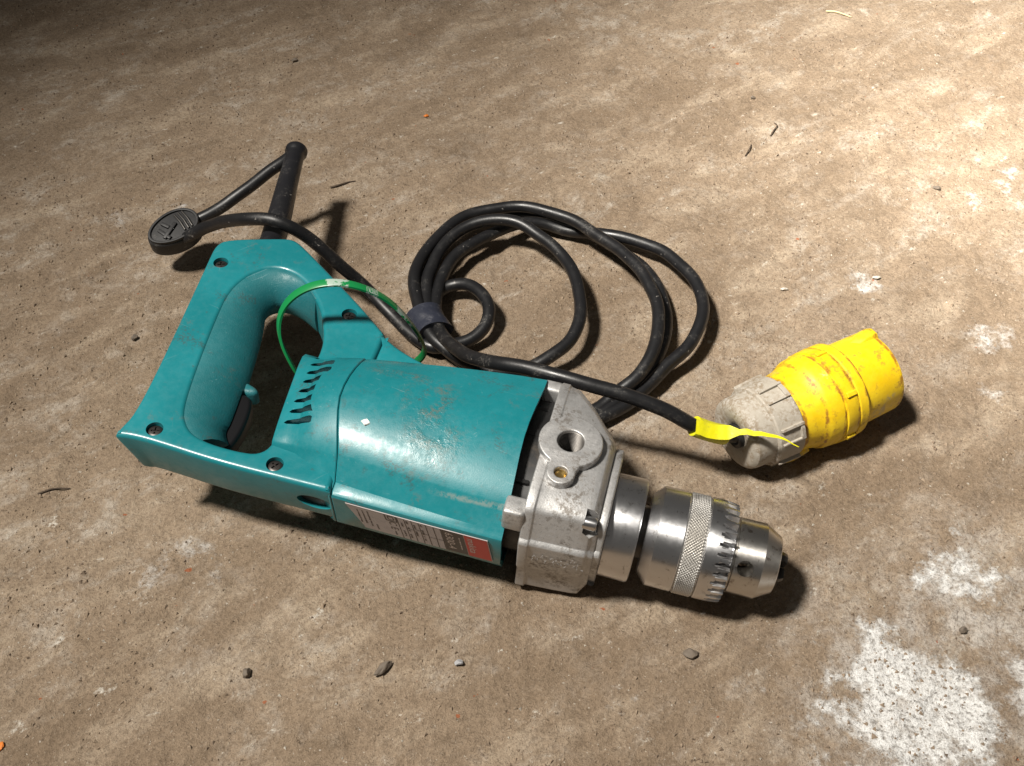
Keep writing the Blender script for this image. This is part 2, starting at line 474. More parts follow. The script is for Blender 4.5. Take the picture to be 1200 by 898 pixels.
def catmull(pts, step, closed=False):
    P = [Vector(p) for p in pts]
    out = []
    n = len(P)
    for i in range(n if closed else n - 1):
        if closed:
            p0, p1, p2, p3 = P[i - 1], P[i], P[(i + 1) % n], P[(i + 2) % n]
        else:
            p0, p1, p2, p3 = P[max(i - 1, 0)], P[i], P[i + 1], P[min(i + 2, n - 1)]
        k = max(2, int((p2 - p1).length / step))
        for j in range(k):
            t = j / k
            out.append(0.5 * ((2 * p1) + (p2 - p0) * t + (2 * p0 - 5 * p1 + 4 * p2 - p3) * t * t + (3 * p1 - p0 - 3 * p2 + p3) * t ** 3))
    if not closed:
        out.append(P[-1].copy())
    return out

def relax(pts, it, closed=False):
    for _ in range(it):
        q = [p.copy() for p in pts]
        for i in range(len(pts)):
            if closed or 0 < i < len(pts) - 1:
                q[i] = pts[i] * 0.5 + (pts[i - 1] + pts[(i + 1) % len(pts)]) * 0.25
        pts = q
    return pts

def tube_bm(bm, path, r, n=14, cap=True, closed=False, rf=None):
    loops = []
    N = len(path)
    prev = None
    for i, p in enumerate(path):
        if closed:
            t = (path[(i + 1) % N] - path[i - 1]).normalized()
        else:
            t = (path[min(i + 1, N - 1)] - path[max(i - 1, 0)]).normalized()
        if prev is None:
            x, y, _ = frame_axis(t)
        else:
            x = (prev - t * prev.dot(t)).normalized()
            y = t.cross(x)
        prev = x
        rad = r if rf is None else rf(i / (N - 1))
        loops.append([p + (x * math.cos(2 * math.pi * k / n) + y * math.sin(2 * math.pi * k / n)) * rad for k in range(n)])
    loft_bm(bm, loops, cap, closed)

def box_bm(bm, lo, hi, mat=None):
    r = bmesh.ops.create_cube(bm, size=1)
    vs = r['verts']
    lo, hi = Vector(lo), Vector(hi)
    for v in vs:
        v.co = Vector(((lo.x + hi.x) / 2 + v.co.x * (hi.x - lo.x), (lo.y + hi.y) / 2 + v.co.y * (hi.y - lo.y), (lo.z + hi.z) / 2 + v.co.z * (hi.z - lo.z)))
        if mat is not None:
            v.co = mat @ v.co
    return vs

def eval_mesh(o):
    dg = bpy.context.evaluated_depsgraph_get()
    dg.update()
    return bpy.data.meshes.new_from_object(o.evaluated_get(dg), depsgraph=dg)

def plate_mesh(outlines, half, bev, zmid, res=4, scale=0.001):
    """extruded flat outline (mm) with holes and rounded rims"""
    cu = bpy.data.curves.new('c', 'CURVE')
    cu.dimensions = '2D'
    cu.fill_mode = 'BOTH'
    for ol in outlines:
        s = cu.splines.new('POLY')
        s.points.add(len(ol) - 1)
        for p, q in zip(s.points, ol):
            p.co = (q[0] * scale, q[1] * scale, 0, 1)
        s.use_cyclic_u = True
    cu.extrude = (half - bev) * scale
    cu.bevel_depth = bev * scale
    cu.bevel_resolution = res
    cu.offset = -bev * scale
    o = bpy.data.objects.new('c', cu)
    col.objects.link(o)
    me = eval_mesh(o)
    bpy.data.objects.remove(o)
    bpy.data.curves.remove(cu)
    bm = bmesh.new()
    bm.from_mesh(me)
    bmesh.ops.remove_doubles(bm, verts=bm.verts, dist=1e-6)
    bmesh.ops.translate(bm, verts=bm.verts, vec=(0, 0, zmid * scale))
    bpy.data.meshes.remove(me)
    return from_bm(bm)

def chaikin(pts, it=2):
    for _ in range(it):
        q = []
        for i in range(len(pts)):
            a, b = pts[i], pts[(i + 1) % len(pts)]
            q.append((a[0] * .75 + b[0] * .25, a[1] * .75 + b[1] * .25))
            q.append((a[0] * .25 + b[0] * .75, a[1] * .25 + b[1] * .75))
        pts = q
    return pts

def boolean(me, cutter_bm, bevel=0.0, op='DIFFERENCE'):
    a = bpy.data.objects.new('a', me)
    cme = from_bm(cutter_bm)
    b = bpy.data.objects.new('b', cme)
    col.objects.link(a)
    col.objects.link(b)
    md = a.modifiers.new('b', 'BOOLEAN')
    md.operation = op
    md.solver = 'EXACT'
    md.object = b
    md.use_self = True
    if bevel > 0:
        bv = a.modifiers.new('v', 'BEVEL')
        bv.width = bevel
        bv.segments = 2
        bv.limit_method = 'ANGLE'
        bv.angle_limit = math.radians(38)
    r = eval_mesh(a)
    bpy.data.objects.remove(a)
    bpy.data.objects.remove(b)
    return r

def bevelled(me, width, segs=2, ang=35):
    a = bpy.data.objects.new('a', me)
    col.objects.link(a)
    bv = a.modifiers.new('v', 'BEVEL')
    bv.width = width
    bv.segments = segs
    bv.limit_method = 'ANGLE'
    bv.angle_limit = math.radians(ang)
    r = eval_mesh(a)
    bpy.data.objects.remove(a)
    return r

def text_mesh(s, size, align='CENTER', extrude=0.0):
    cu = bpy.data.curves.new('t', 'FONT')
    cu.body = s
    cu.size = size
    cu.align_x = align
    cu.align_y = 'CENTER'
    cu.resolution_u = 3
    o = bpy.data.objects.new('t', cu)
    col.objects.link(o)
    me = eval_mesh(o)
    bpy.data.objects.remove(o)
    return me

def thing(name, label, cat, loc=(0, 0, 0), rotz=0.0, group=None):
    o = bpy.data.objects.new(name, None)
    o.empty_display_size = 0.02
    o.location = loc
    o.rotation_euler = (0, 0, rotz)
    tag(o, label, cat, group)
    col.objects.link(o)
    return o

def tag(o, label, cat, group=None):
    o['label'] = label
    o['category'] = cat
    if group:
        o['group'] = group
    return o

S = 0.001

# ------------------------------------------------------------------ ground: one rough sheet
def vnoise(x, y, seed):
    r = np.random.default_rng(seed)
    T = r.random((256, 256))
    xi = np.floor(x).astype(int)
    yi = np.floor(y).astype(int)
    fx = x - xi
    fy = y - yi
    fx = fx * fx * fx * (fx * (fx * 6 - 15) + 10)
    fy = fy * fy * fy * (fy * (fy * 6 - 15) + 10)
    a = T[xi % 256, yi % 256]
    b = T[(xi + 1) % 256, yi % 256]
    c = T[xi % 256, (yi + 1) % 256]
    d = T[(xi + 1) % 256, (yi + 1) % 256]
    return (a * (1 - fx) + b * fx) * (1 - fy) + (c * (1 - fx) + d * fx) * fy

def axis_coords(lo, hi, step, far):
    core = np.arange(lo, hi + step / 2, step)
    ext = []
    s = step
    p = 0.0
    while p < far:
        s *= 1.25
        p += s
        ext.append(p)
    ext = np.array(ext)
    return np.concatenate([lo - ext[::-1], core, hi + ext])

gx = axis_coords(-0.50, 0.50, 0.0019, 2.0)
gy = axis_coords(-0.27, 0.56, 0.0019, 2.0)
GX, GY = np.meshgrid(gx, gy)

def ground_h(X, Y):
    ca, sa = math.cos(0.62), math.sin(0.62)
    U = X * ca + Y * sa
    V = -X * sa + Y * ca
    h = (vnoise(U * 9 + 40, V * 22 + 40, 1) - .5) * 1.8
    h += (vnoise(U * 24 + 70, V * 38 + 70, 6) - .5) * 1.5
    h += (vnoise(U * 45 + 90, V * 70 + 90, 2) - .5) * 1.5
    h += (vnoise(X * 130 + 150, Y * 130 + 150, 3) - .5) * 1.1
    pit = vnoise(X * 95 + 300, Y * 95 + 300, 4)
    h -= np.clip(pit - 0.84, 0, 1) * 5.0
    h += (vnoise(X * 290 + 500, Y * 290 + 500, 5) - .5) * 0.95
    return (np.minimum(h, 0.9 + 0.15 * np.tanh(h - 0.9)) - 1.25) * S

GZ = ground_h(GX, GY)
ny, nx = GX.shape
verts = np.stack([GX, GY, GZ], -1).reshape(-1, 3)
idx = np.arange(nx * ny).reshape(ny, nx)
quads = np.stack([idx[:-1, :-1], idx[:-1, 1:], idx[1:, 1:], idx[1:, :-1]], -1).reshape(-1, 4)
gme = bpy.data.meshes.new('ground')
gme.vertices.add(len(verts))
gme.vertices.foreach_set('co', verts.astype(np.float32).ravel())
gme.loops.add(quads.size)
gme.loops.foreach_set('vertex_index', quads.astype(np.int32).ravel())
gme.polygons.add(len(quads))
gme.polygons.foreach_set('loop_start', np.arange(0, quads.size, 4, dtype=np.int32))
gme.update(calc_edges=True)
gme.materials.append(M['ground'])
gme.shade_smooth()
ground = bpy.data.objects.new('ground', gme)
ground['kind'] = 'structure'
col.objects.link(ground)

# ------------------------------------------------------------------ drill
PITCH = math.radians(4.0)          # nose down: it rests on the gear case and motor, the handle is held clear
DRZ = math.radians(-14.2)
AXIS0 = Vector((0.05331, -0.12138, 0.03232))
DROT = Matrix.Rotation(DRZ, 4, 'Z') @ Matrix.Rotation(PITCH, 4, 'Y')
DR = AXIS0 - (DROT @ Vector((0, 0, 0.037)))
drill = thing('power_drill', 'teal and silver electric drill with D-shaped rear handle lying on its side', 'drill', DR, DRZ)
drill.rotation_euler = (0, PITCH, DRZ)
DM = Matrix.Translation(DR) @ DROT
DI = DM.inverted()
ZM = 37.0           # height of the drill's middle plane
FH = 16.0           # half thickness of the handle frame

# --- rear handle: D frame
outer = [(-132.6, -31.2), (-150, -31.2), (-187, -31.2), (-218, -28.8), (-230, -28.6), (-236.4, -29.8), (-237.6, -29.4), (-237.0, -25), (-235.2, -16), (-237.3, 8.5), (-242.2, 46), (-248.5, 92.5), (-250.3, 106), (-246, 112.5),
         (-219, 122.4), (-212, 124), (-204.5, 119.8), (-179.9, 101.2), (-160, 86), (-141.2, 70), (-140.8, 69.4), (-140.2, 57.2), (-140.6, 30), (-139, 0), (-134.0, -20), (-132.6, -30.8)]
hole = [(-209, -14.8), (-203.5, -19), (-194, -21.4), (-180, -21.8), (-171, -20.5), (-167.2, -14), (-167.5, 3.6), (-168.2, 30), (-167.2, 50.6), (-172.8, 66.3), (-180, 79.1), (-191.4, 92), (-202.4, 98.6), (-214.2, 98.8), (-223, 90.4), (-227.8, 74.9), (-225.4, 53.6), (-219.5, 17.7), (-214.2, -7)]
outer_s = chaikin(outer, 2)
hole_s = chaikin(hole, 2)
hm = plate_mesh([outer_s, hole_s], 13.6, 2.4, ZM + 2.4, 4)
for vt in hm.vertices:                     # near wall leans in under the rim, the heel is cut back
    pu, pv, ph = vt.co.x * 1000, vt.co.y * 1000, vt.co.z * 1000 - ZM
    if ph < 12:
        vt.co.y += 0.16 * S * (12 - ph) * min(1, max(0, (-24 - pv) / 4))
        vt.co.x += 0.34 * S * (12 - ph) * min(1, max(0, (-224 - pu) / 9)) * min(1, max(0, (12 - pv) / 30))
SCREWS = [(-241.0, 93.0), (-221.6, -21.6), (-161.4, -24.4), (-162.8, 77.2)]
cut = bmesh.new()
for sx, sy in SCREWS:
    lathe_bm(cut, [(0, 4.0), (10, 4.0)], (sx, sy, ZM + FH - 3.2), (0, 0, 1), 28)
# brush port in the near wall
x, y, z = Vector((1, 0, 0)), Vector((0, 0, 1)), Vector((0, 1, 0))
loops = []
for d in (-6, 7):
    loops.append([Vector((-141.5 + 8.6 * math.cos(a), -31.2 + d, ZM + 1 + 5.4 * math.sin(a))) for a in [2 * math.pi * i / 32 for i in range(32)]])
loft_bm(cut, loops)
bmesh.ops.scale(cut, vec=(S, S, S), verts=cut.verts)
hm = boolean(hm, cut, 0.00035)
handle = link('handle_housing', hm, M['teal_handle'], drill, 32)
bm = bmesh.new()
loft_bm(bm, [[Vector((-141.5 + 8.4 * math.cos(a), -31.2 + d, ZM + 1 + 5.2 * math.sin(a))) for a in [2 * math.pi * i / 32 for i in range(32)]] for d in (4.6, 6.6)])
link('brush_cap', from_bm(bm, scale=S), M['black'], handle)

for sx, sy in SCREWS:
    bm = bmesh.new()
    lathe_bm(bm, [(0, 3.5), (1.0, 3.5), (1.5, 3.0), (1.7, 2.0), (1.75, 0.3)], (sx, sy, ZM + FH - 3.0), (0, 0, 1), 24)
    me = from_bm(bm, scale=S)
    cut = bmesh.new()
    a0 = random.uniform(0, 1.5)
    for k in range(2):
        R = Matrix.Translation((sx, sy, ZM + FH - 1.2)) @ Matrix.Rotation(a0 + k * math.pi / 2, 4, 'Z')
        box_bm(cut, (-2.0, -0.42, -0.9), (2.0, 0.42, 1.2), R)
    bmesh.ops.scale(cut, vec=(S, S, S), verts=cut.verts)
    link('screw', boolean(me, cut), M['screw'], drill)

# --- textured grip swept round the inside of the recess
gp = [(-200, -22.4), (-207.5, -17), (-213.6, -8), (-219.5, 17.7), (-225.4, 53.6), (-227.5, 74.9), (-222.6, 90.0), (-214.2, 98.4), (-202.4, 98.6), (-192, 92.6), (-183, 84)]
gw = [15, 17, 20, 22, 21, 18, 14.5, 13.5, 11, 7, 2.5]
gpts = catmull([(p[0], p[1], w) for p, w in zip(gp, gw)], 2.5)
gpts = relax(gpts, 10)
loops = []
N = len(gpts)
for i, p in enumerate(gpts):
    t = (gpts[min(i + 1, N - 1)] - gpts[max(i - 1, 0)])
    t = Vector((t.x, t.y)).normalized()
    nrm = Vector((t.y, -t.x))       # towards the hole
    w = p.z
    up = [(-2.5, FH - 1.0), (1.0, FH - 1.0), (0.22 * w, FH - 1.5), (0.45 * w, FH - 3.4), (0.66 * w, FH - 6.4), (0.84 * w, FH - 10.2), (0.95 * w, FH - 13.6), (w, 0)]
    sec = up + [(a, -min(b, 9.0)) for a, b in up[-2::-1]]
    loops.append([Vector((p.x + nrm.x * a, p.y + nrm.y * a, ZM + b)) for a, b in sec])
bm = bmesh.new()
loft_bm(bm, loops)
gm = from_bm(bm, scale=S)
# slot for the trigger
cut = bmesh.new()
TR = Matrix.Translation((-199.0, 3.0, ZM)) @ Matrix.Rotation(math.radians(2), 4, 'Z')
box_bm(cut, (-2.5, -19, -8.0), (16, 20.0, 2.6), TR)
bmesh.ops.scale(cut, vec=(S, S, S), verts=cut.verts)
gm = boolean(gm, cut, 0.0006)
grip = link('grip', gm, M['grip'], drill, 40)
# finger stop above the trigger
bm = bmesh.new()
pts2 = chaikin([(-207, 22.0), (-200, 22.4), (-194.4, 23.0), (-192.2, 25.4), (-194.5, 27.8), (-200, 29.6), (-207, 33)], 2)
me = plate_mesh([pts2], 5.2, 2.4, ZM - 3.4, 5)
link('finger_stop', me, M['grip'], drill, 40)
bm.free()

# --- trigger
tpts = [(-203, -15.4), (-194.5, -15.8), (-190.8, -12), (-189.4, -2), (-190.4, 10), (-192.6, 19), (-196, 21.5), (-203, 22)]
link('trigger', plate_mesh([chaikin(tpts, 2)], 4.6, 2.0, ZM - 2.8, 5), M['trigger'], drill, 40)

# --- motor barrel sections (v, h) from the near wall over the top to the far side
def barrel(near_pts, c, peak, R, vs, far_pts):
    return near_pts + [(v, peak - R + math.sqrt(R * R - (v - c) ** 2)) for v in vs] + far_pts
SEC_FRONT = barrel([(-32.6, 0), (-32.6, 10.6), (-32.2, 12.2), (-31.0, 13.3), (-29.4, 14.3), (-22.0, 24.4), (-21.2, 25.2)], 17, 36.4, 72, (-17, -9, 0, 9, 18, 27, 36, 44), [(51.5, 29.2), (56.5, 24.2), (59.4, 14), (60, 0)])
SEC_SEAM = barrel([(-31.2, 0), (-31.2, 11.2), (-30.7, 12.6), (-29.2, 13.6), (-25.0, 14.5), (-16.8, 23.6), (-16.0, 24.4)], 14, 34.6, 50, (-12, -6, 1, 8, 15, 22, 29, 35), [(41, 26.4), (45.6, 20), (48.2, 10), (48.8, 0)])
SEC_MID = barrel([(-24, 0), (-24, 11.5), (-23.5, 12.8), (-22.6, 13.6), (-20.0, 14.9), (-16.2, 20.6), (-15.0, 22.0)], 13, 31.6, 50, (-11, -5.5, 1, 8, 15, 22, 29, 34), [(40, 24.2), (45, 18), (47.4, 9), (48.0, 0)])
SEC_VENT = [(-18, 0), (-18, 11.5), (-17.8, 12.8), (-17.4, 13.8), (-16.4, 15.2), (-14.6, 18.6), (-13.6, 19.6), (-10, 21.2), (-5, 22.6), (1, 23.4), (8, 24.0), (15, 24.0), (22, 23.8), (29, 23.2), (34, 22.2), (40, 19.6), (44.6, 14.6), (46.8, 8), (47.5, 0)]
SEC_REAR = [(-15, 0), (-15, 11.5), (-15, 12.8), (-15, 14.0), (-14.8, 15.4), (-13.6, 16.9), (-12.8, 17.4), (-9, 18.0), (-4, 18.5), (1, 18.8), (8, 18.9), (15, 18.9), (22, 18.8), (29, 18.6), (34, 18.4), (41, 17.0), (46, 13.6), (47.6, 8), (48, 0)]

def sec_lerp(a, b, t):
    return [(p[0] + (q[0] - p[0]) * t, p[1] + (q[1] - p[1]) * t) for p, q in zip(a, b)]

def sec_loop(sec, u, ufun=None, asym=True):
    low = [(v + (0, 3.4, 4.0, 4.6, 3.4)[k] if k < 5 else v, -h * (1.12 if k < 5 else 1)) for k, (v, h) in enumerate(sec)] if asym else [(v, -h) for v, h in sec]
    if asym:
        sec = [(sec[0][0] + 1.7, 0)] + sec[1:]
    full = sec + low[-2:0:-1]
    return [Vector(((ufun(v) if ufun else u), v, ZM + h)) for v, h in full]

def seam_u(v):
    t = min(1, max(0, (v + 27) / 40))
    t = t * t * (3 - 2 * t)
    return -132.4 - 9.2 * t + 1.2 * max(0, (v - 20) / 28)

def rear_u(v):
    return -167.4 - 0.125 * (v + 12)

# front housing
bm = bmesh.new()
loops = [sec_loop(SEC_SEAM, 0, lambda v: seam_u(v) + 0.2), sec_loop(SEC_SEAM, 0, lambda v: seam_u(v) + 0.7)]
loops[0] = [Vector((p.x, (p.y - 10) * 0.993 + 10, ZM + (p.z - ZM) * 0.988)) for p in loops[0]]
for t in (0.12, 0.25, 0.45, 0.65, 0.85, 1.0):
    loops.append(sec_loop(sec_lerp(SEC_SEAM, SEC_FRONT, 1 - (1 - t) ** 1.35), 0, lambda v, t=t: seam_u(v) + 0.7 + (-52.6 - 1.6 * math.exp(-((v - 10) / 22) ** 2) - seam_u(v) - 0.7) * t))
last = loops[-1]
inner = [Vector((p.x, (p.y - 13) * 0.955 + 13, ZM + (p.z - ZM) * 0.945)) for p in last]
loops.append(inner)
loops.append([Vector((p.x - 12, p.y, p.z)) for p in inner])
loft_bm(bm, loops, cap=True)
mh = from_bm(bm, scale=S)
# round cut where the seam crosses the brush port is left to the handle; fillet blending arm into barrel
motor = link('motor_housing', mh, M['teal'], drill, 26)
fil = chaikin([(-140.3, 68.0), (-140.2, 67.8), (-132, 62.6), (-122, 58.4), (-111, 55.0), (-98, 53.0), (-98, 40), (-139.6, 40), (-139.9, 56)], 2)
link('arm_root', plate_mesh([fil], FH, 2.2, ZM, 4), M['teal_handle'], motor, 32)

# rear cover with the vents
bm = bmesh.new()
loops = []
steps = [(0.0, SEC_REAR), (0.02, sec_lerp(SEC_REAR, SEC_VENT, 0.16)), (0.2, sec_lerp(SEC_REAR, SEC_VENT, 0.62)), (0.36, SEC_VENT), (0.42, sec_lerp(SEC_VENT, SEC_MID, 0.35)), (0.52, sec_lerp(SEC_VENT, SEC_MID, 0.75)), (0.66, SEC_MID),
         (0.84, sec_lerp(SEC_MID, SEC_SEAM, 0.6)), (0.985, SEC_SEAM)]
for t, sec in steps:
    loops.append(sec_loop(sec, 0, lambda v, t=t: rear_u(v) + (seam_u(v) - 0.2 - rear_u(v)) * t))
e = loops[-1]
loops.append([Vector((seam_u(p.y) - 0.2, (p.y - 10) * 0.993 + 10, ZM + (p.z - ZM) * 0.988)) for p in e])
loft_bm(bm, loops)
rc = from_bm(bm, scale=S)
cut = bmesh.new()
VENT = [(-161.6, 40.0), (-160.6, 34.0), (-159.8, 28.0), (-159.0, 22.0), (-158.4, 15.8), (-158.2, 9.4), (-158.0, 3.0), (-158.2, -3.4)]
for k, (vu, vv) in enumerate(VENT):
    # slanted wedge slots running down and away under the panel
    R = Matrix.Translation((vu, vv, ZM + 21)) @ Matrix.Rotation(math.radians(8), 4, 'Z')
    hw = min(6.0 + 0.25 * k, 7.0)
    pl = [(-hw, -1.2), (-hw + 1.5, -1.9), (hw - 0.8, -2.3), (hw, -1.6), (hw, 1.1), (hw - 0.9, 1.6), (hw * 0.1, 1.2), (-hw + 1.2, 0.1)]
    lp = [[R @ Vector((px, py + 5.0 * (zz < 0) - 1.2, zz)) for px, py in pl] for zz in (-6, 8)]
    loft_bm(cut, lp)
bmesh.ops.scale(cut, vec=(S, S, S), verts=cut.verts)
rc = boolean(rc, cut)
rear = link('rear_cover', rc, M['teal_handle'], drill, 30)

# white paint chip stuck on the barrel
bm = bmesh.new()
c0 = Vector((-125.5, -1.6, ZM + 32.4))
ring = [Vector((3.0 * math.cos(a) * r, 2.0 * math.sin(a) * r * 1.2, 0)) for a, r in [(i * math.pi / 4, rr) for i, rr in enumerate((.75, .62, .85, .66, .78, .5, .8, .6))]]
loft_bm(bm, [[c0 + p for p in ring], [c0 + p * 0.86 + Vector((0, 0, .55)) for p in ring]])
link('paint_chip', from_bm(bm, scale=S), M['flake'], drill, 0)

# --- black fan baffle behind the gear case
bm = bmesh.new()
base = sec_loop(SEC_FRONT, -64)
shr = [Vector((-64, (p.y - 13) * 0.80 + 13, ZM + (p.z - ZM) * 0.78)) for p in base]
loft_bm(bm, [shr, [p + Vector((20, 0, 0)) for p in shr]])
for v0, w0, l0 in ((-8, 2.0, 25.0), (17, 4.0, 28.6), (36, 1.8, 25.0)):
    box_bm(bm, (-58, v0, ZM - 24), (-47.5, v0 + w0, ZM + l0))
link('fan_baffle', from_bm(bm, scale=S), M['black'], drill)

# --- gear case in cast aluminium
def gsec(near_, far, top, wallh, cham=3.0):
    return [(near_, 0), (near_, wallh), (near_ + 0.9, wallh + 1.4), (near_ + 2.2, wallh + 2.2), (near_ + 5.4, top - 5.4), (near_ + 6.4, top - 3.8), (near_ + 8.6, top - 2.4), (near_ + 16, top - 0.6), (far - 22, top), (far - 9, top - 1.6), (far - 3, top - 6), (far - 0.6, top - 12), (far, 0)]

def gloop(sec, u):
    low = [(v + (0, 3.0, 3.4, 3.4, 1.0)[k] if k < 5 else v, -h * (0.85 if k < 4 else 1)) for k, (v, h) in enumerate(sec)]
    full = [(sec[0][0] + 1.6, 0)] + sec[1:] + low[-2:0:-1]
    return [Vector((u, v, ZM + h)) for v, h in full]

bm = bmesh.new()
GL = [(-45.5, -31.0, 55.0, 34.2, 13.2), (-45.0, -31.8, 56.0, 34.6, 13.2), (-41.2, -31.8, 56.0, 34.6, 13.2), (-40.6, -31.0, 55.2, 34.1, 13.0), (-36.0, -30.8, 54.0, 34.0, 13.0), (-27.0, -30.4, 45.0, 33.8, 12.8), (-19.0, -30.0, 34.5, 33.4, 12.6), (-15.8, -29.6, 31.0, 33.0, 12.4), (-14.6, -28.4, 29.8, 31.6, 11.6), (-12.2, -28.0, 29.4, 25.4, 10.6)]
loops = [gloop(gsec(n_, f_, t_, w_ - 1.2), u_) for u_, n_, f_, t_, w_ in GL]
loft_bm(bm, loops)
case = from_bm(bm, scale=S)
case = bevelled(case, 0.0007, 2, 30)
cut = bmesh.new()
lathe_bm(cut, [(0, 6.0), (42, 6.0)], (-33.4, 11.8, ZM - 2), (0, 0, 1), 40)
box_bm(cut, (-19.0, -25.6, ZM + 20.5), (-8, -18.2, ZM + 40))          # notch for the case screw
bmesh.ops.scale(cut, vec=(S, S, S), verts=cut.verts)
case = boolean(case, cut)
gear = link('gear_case', case, M['cast'], drill, 30)
# joint line ring and lugs that reach the plastic housing
for lo, hi in (((-54.4, -28.6, ZM + 16.0), (-44.6, -18.6, ZM + 29.4)), ((-54.0, 47.0, ZM + 8), (-44.6, 54.0, ZM + 28.0))):
    bm = bmesh.new()
    box_bm(bm, lo, hi)
    link('case_lug', bevelled(from_bm(bm, scale=S), 0.0016, 3), M['cast'], gear)
# front flange plate
bm = bmesh.new()
FL = [(-13.2, 0.97), (-12.6, 1.0), (-9.6, 1.0), (-8.9, 0.965)]
flb = gsec(-27.0, 29.5, 27.5, 9.5)
loft_bm(bm, [[Vector((u_, (p.y - 1) * k + 1, ZM + (p.z - ZM) * k)) for p in sec_loop(flb, 0)] for u_, k in FL])
link('front_flange', bevelled(from_bm(bm, scale=S), 0.0006, 2, 30), M['cast'], gear)
# side-handle boss
bm = bmesh.new()
bosspts = []
cb = (-33.4, 11.8)
cl = (-34.0, -6.6)
def circ(c, r, a0, a1, n):
    return [(c[0] + r * math.cos(math.radians(a0 + (a1 - a0) * i / n)), c[1] + r * math.sin(math.radians(a0 + (a1 - a0) * i / n))) for i in range(n + 1)]
out_ = circ(cb, 14.6, -62, 242, 40) + circ(cl, 6.4, 165, 375, 18)
bme = plate_mesh([out_, circ(cb, 6.1, 0, 351, 39), circ(cl, 3.0, 0, 345, 23)], 2.4, 0.7, ZM + 35.0, 3)
boss = link('side_handle_boss', bme, M['cast'], gear, 35)
bm.free()
bm = bmesh.new()
prof = []
for k in range(84):                        # threaded bore
    prof.append((-k * 0.45, 6.08 - (0.55 if k % 2 else 0.0)))
lathe_bm(bm, prof, (cb[0], cb[1], ZM + 36.6), (0, 0, 1), 40, cap=False)
link('threaded_bore', from_bm(bm, scale=S), M['thread'], boss, 20)
bm = bmesh.new()
lathe_bm(bm, [(0, 3.0), (1.6, 3.0), (2.0, 2.4), (1.2, 1.7), (1.1, 0.2)], (cl[0], cl[1], ZM + 33.4), (0, 0, 1), 24)
link('boss_screw', from_bm(bm, scale=S), M['brass'], boss, 40)
# case screw in its notch
bm = bmesh.new()
lathe_bm(bm, [(0, 3.1), (5.2, 3.1), (6.0, 2.5), (6.1, 0.3)], (-19.6, -21.9, ZM + 26.6), (1, 0, 0), 24)
link('case_screw', from_bm(bm, scale=S), M['steel'], gear, 40)
# raised cast stroke marks along the lower facet
rr = random.Random(4)
bm = bmesh.new()
for k in range(13):
    u0 = -38 + k * 1.85
    for q in range(2):
        A = Vector((u0 + rr.uniform(-.4, .4), -30.55, ZM + 4 + rr.uniform(-2.2, 2.2)))
        B = A + Vector((rr.uniform(-1.1, 1.1), 0, rr.uniform(-2.4, 2.4)))
        tube_bm(bm, [A, (A + B) / 2 + Vector((.2, 0, .2)), B], 0.17, 6)
link('cast_lettering', from_bm(bm, scale=S), M['cast'], gear, 0)

# --- spindle collar and chuck
AX = (0.0, -0.6, ZM)
bm = bmesh.new()
lathe_bm(bm, [(-10.0, 22.0), (-9.2, 23.0), (-8.6, 24.1), (4.0, 24.3), (4.9, 23.9), (5.3, 23.2), (5.3, 19.0), (3.0, 18.4), (2.5, 10.0)], AX, (1, 0, 0), 96)
link('spindle_collar', from_bm(bm, scale=S), M['steel'], drill, 30)
bm = bmesh.new()
lathe_bm(bm, [(2.0, 12.5), (10.0, 12.5)], AX, (1, 0, 0), 48)
link('spindle', from_bm(bm, scale=S), M['dark_steel'], drill, 30)
chuck = bpy.data.objects.new('chuck', None)
chuck.parent = drill
col.objects.link(chuck)
bm = bmesh.new()
lathe_bm(bm, [(8.2, 13.0), (8.4, 18.4), (9.0, 19.2), (12.7, 23.0), (13.1, 23.3), (24.6, 23.4), (24.9, 23.2), (25.3, 22.2)], AX, (1, 0, 0), 96)
link('rear_sleeve', from_bm(bm, scale=S), M['steel'], chuck, 25)
bm = bmesh.new()
lathe_bm(bm, [(25.0, 22.3), (25.3, 22.9), (34.5, 22.9), (34.8, 22.3)], AX, (1, 0, 0), 96)
NK, KR = 98, 13
def kp(k, i, r):
    a = 2 * math.pi * (i + 0.5 * (k % 2)) / NK
    return Vector(AX) + Vector((25.4 + k * (9.0 / (KR - 1)), r * math.cos(a), r * math.sin(a)))
low = [[bm.verts.new(kp(k, i, 22.95)) for i in range(NK)] for k in range(KR)]
for k in range(KR - 2):
    for i in range(NK):
        l, r_ = ((i - 1) % NK, i) if k % 2 == 0 else (i, (i + 1) % NK)
        c = bm.verts.new(kp(k + 2, i, 23.65) * 0.5 + kp(k, i, 23.65) * 0.5)
        ring = [low[k][i], low[k + 1][r_], low[k + 2][i], low[k + 1][l]]
        for q in range(4):
            bm.faces.new((ring[q], ring[(q + 1) % 4], c))
link('knurled_band', from_bm(bm, scale=S), M['knurl'], chuck, 0)
bm = bmesh.new()
NT = 32
prof = [(34.5, 22.2), (34.9, 23.3), (35.4, 23.5), (39.6, 23.5), (40.2, 23.5), (41.6, 23.4), (45.4, 23.0), (47.2, 22.6), (47.4, 18.4), (47.4, 12)]
def teeth(k, i, s, r):
    ph = abs((i % 12) / 12.0 - 0.5)
    wdt = {5: 0.10, 6: 0.27, 7: 0.36}.get(k, -1)
    return (s, r - 5.0) if ph < wdt else (s, r)
lathe_bm(bm, prof, AX, (1, 0, 0), NT * 12, True, teeth)
for f in bm.faces:
    c = f.calc_center_median() - Vector(AX)
    if 40.0 < c.x < 47.1 and min((v.co - Vector(AX)).yz.length for v in f.verts) < 20:
        f.material_index = 1
o = link('toothed_sleeve', from_bm(bm, scale=S), M['steel'], chuck, 28)
o.data.materials.append(M['gap_black'])
bm = bmesh.new()
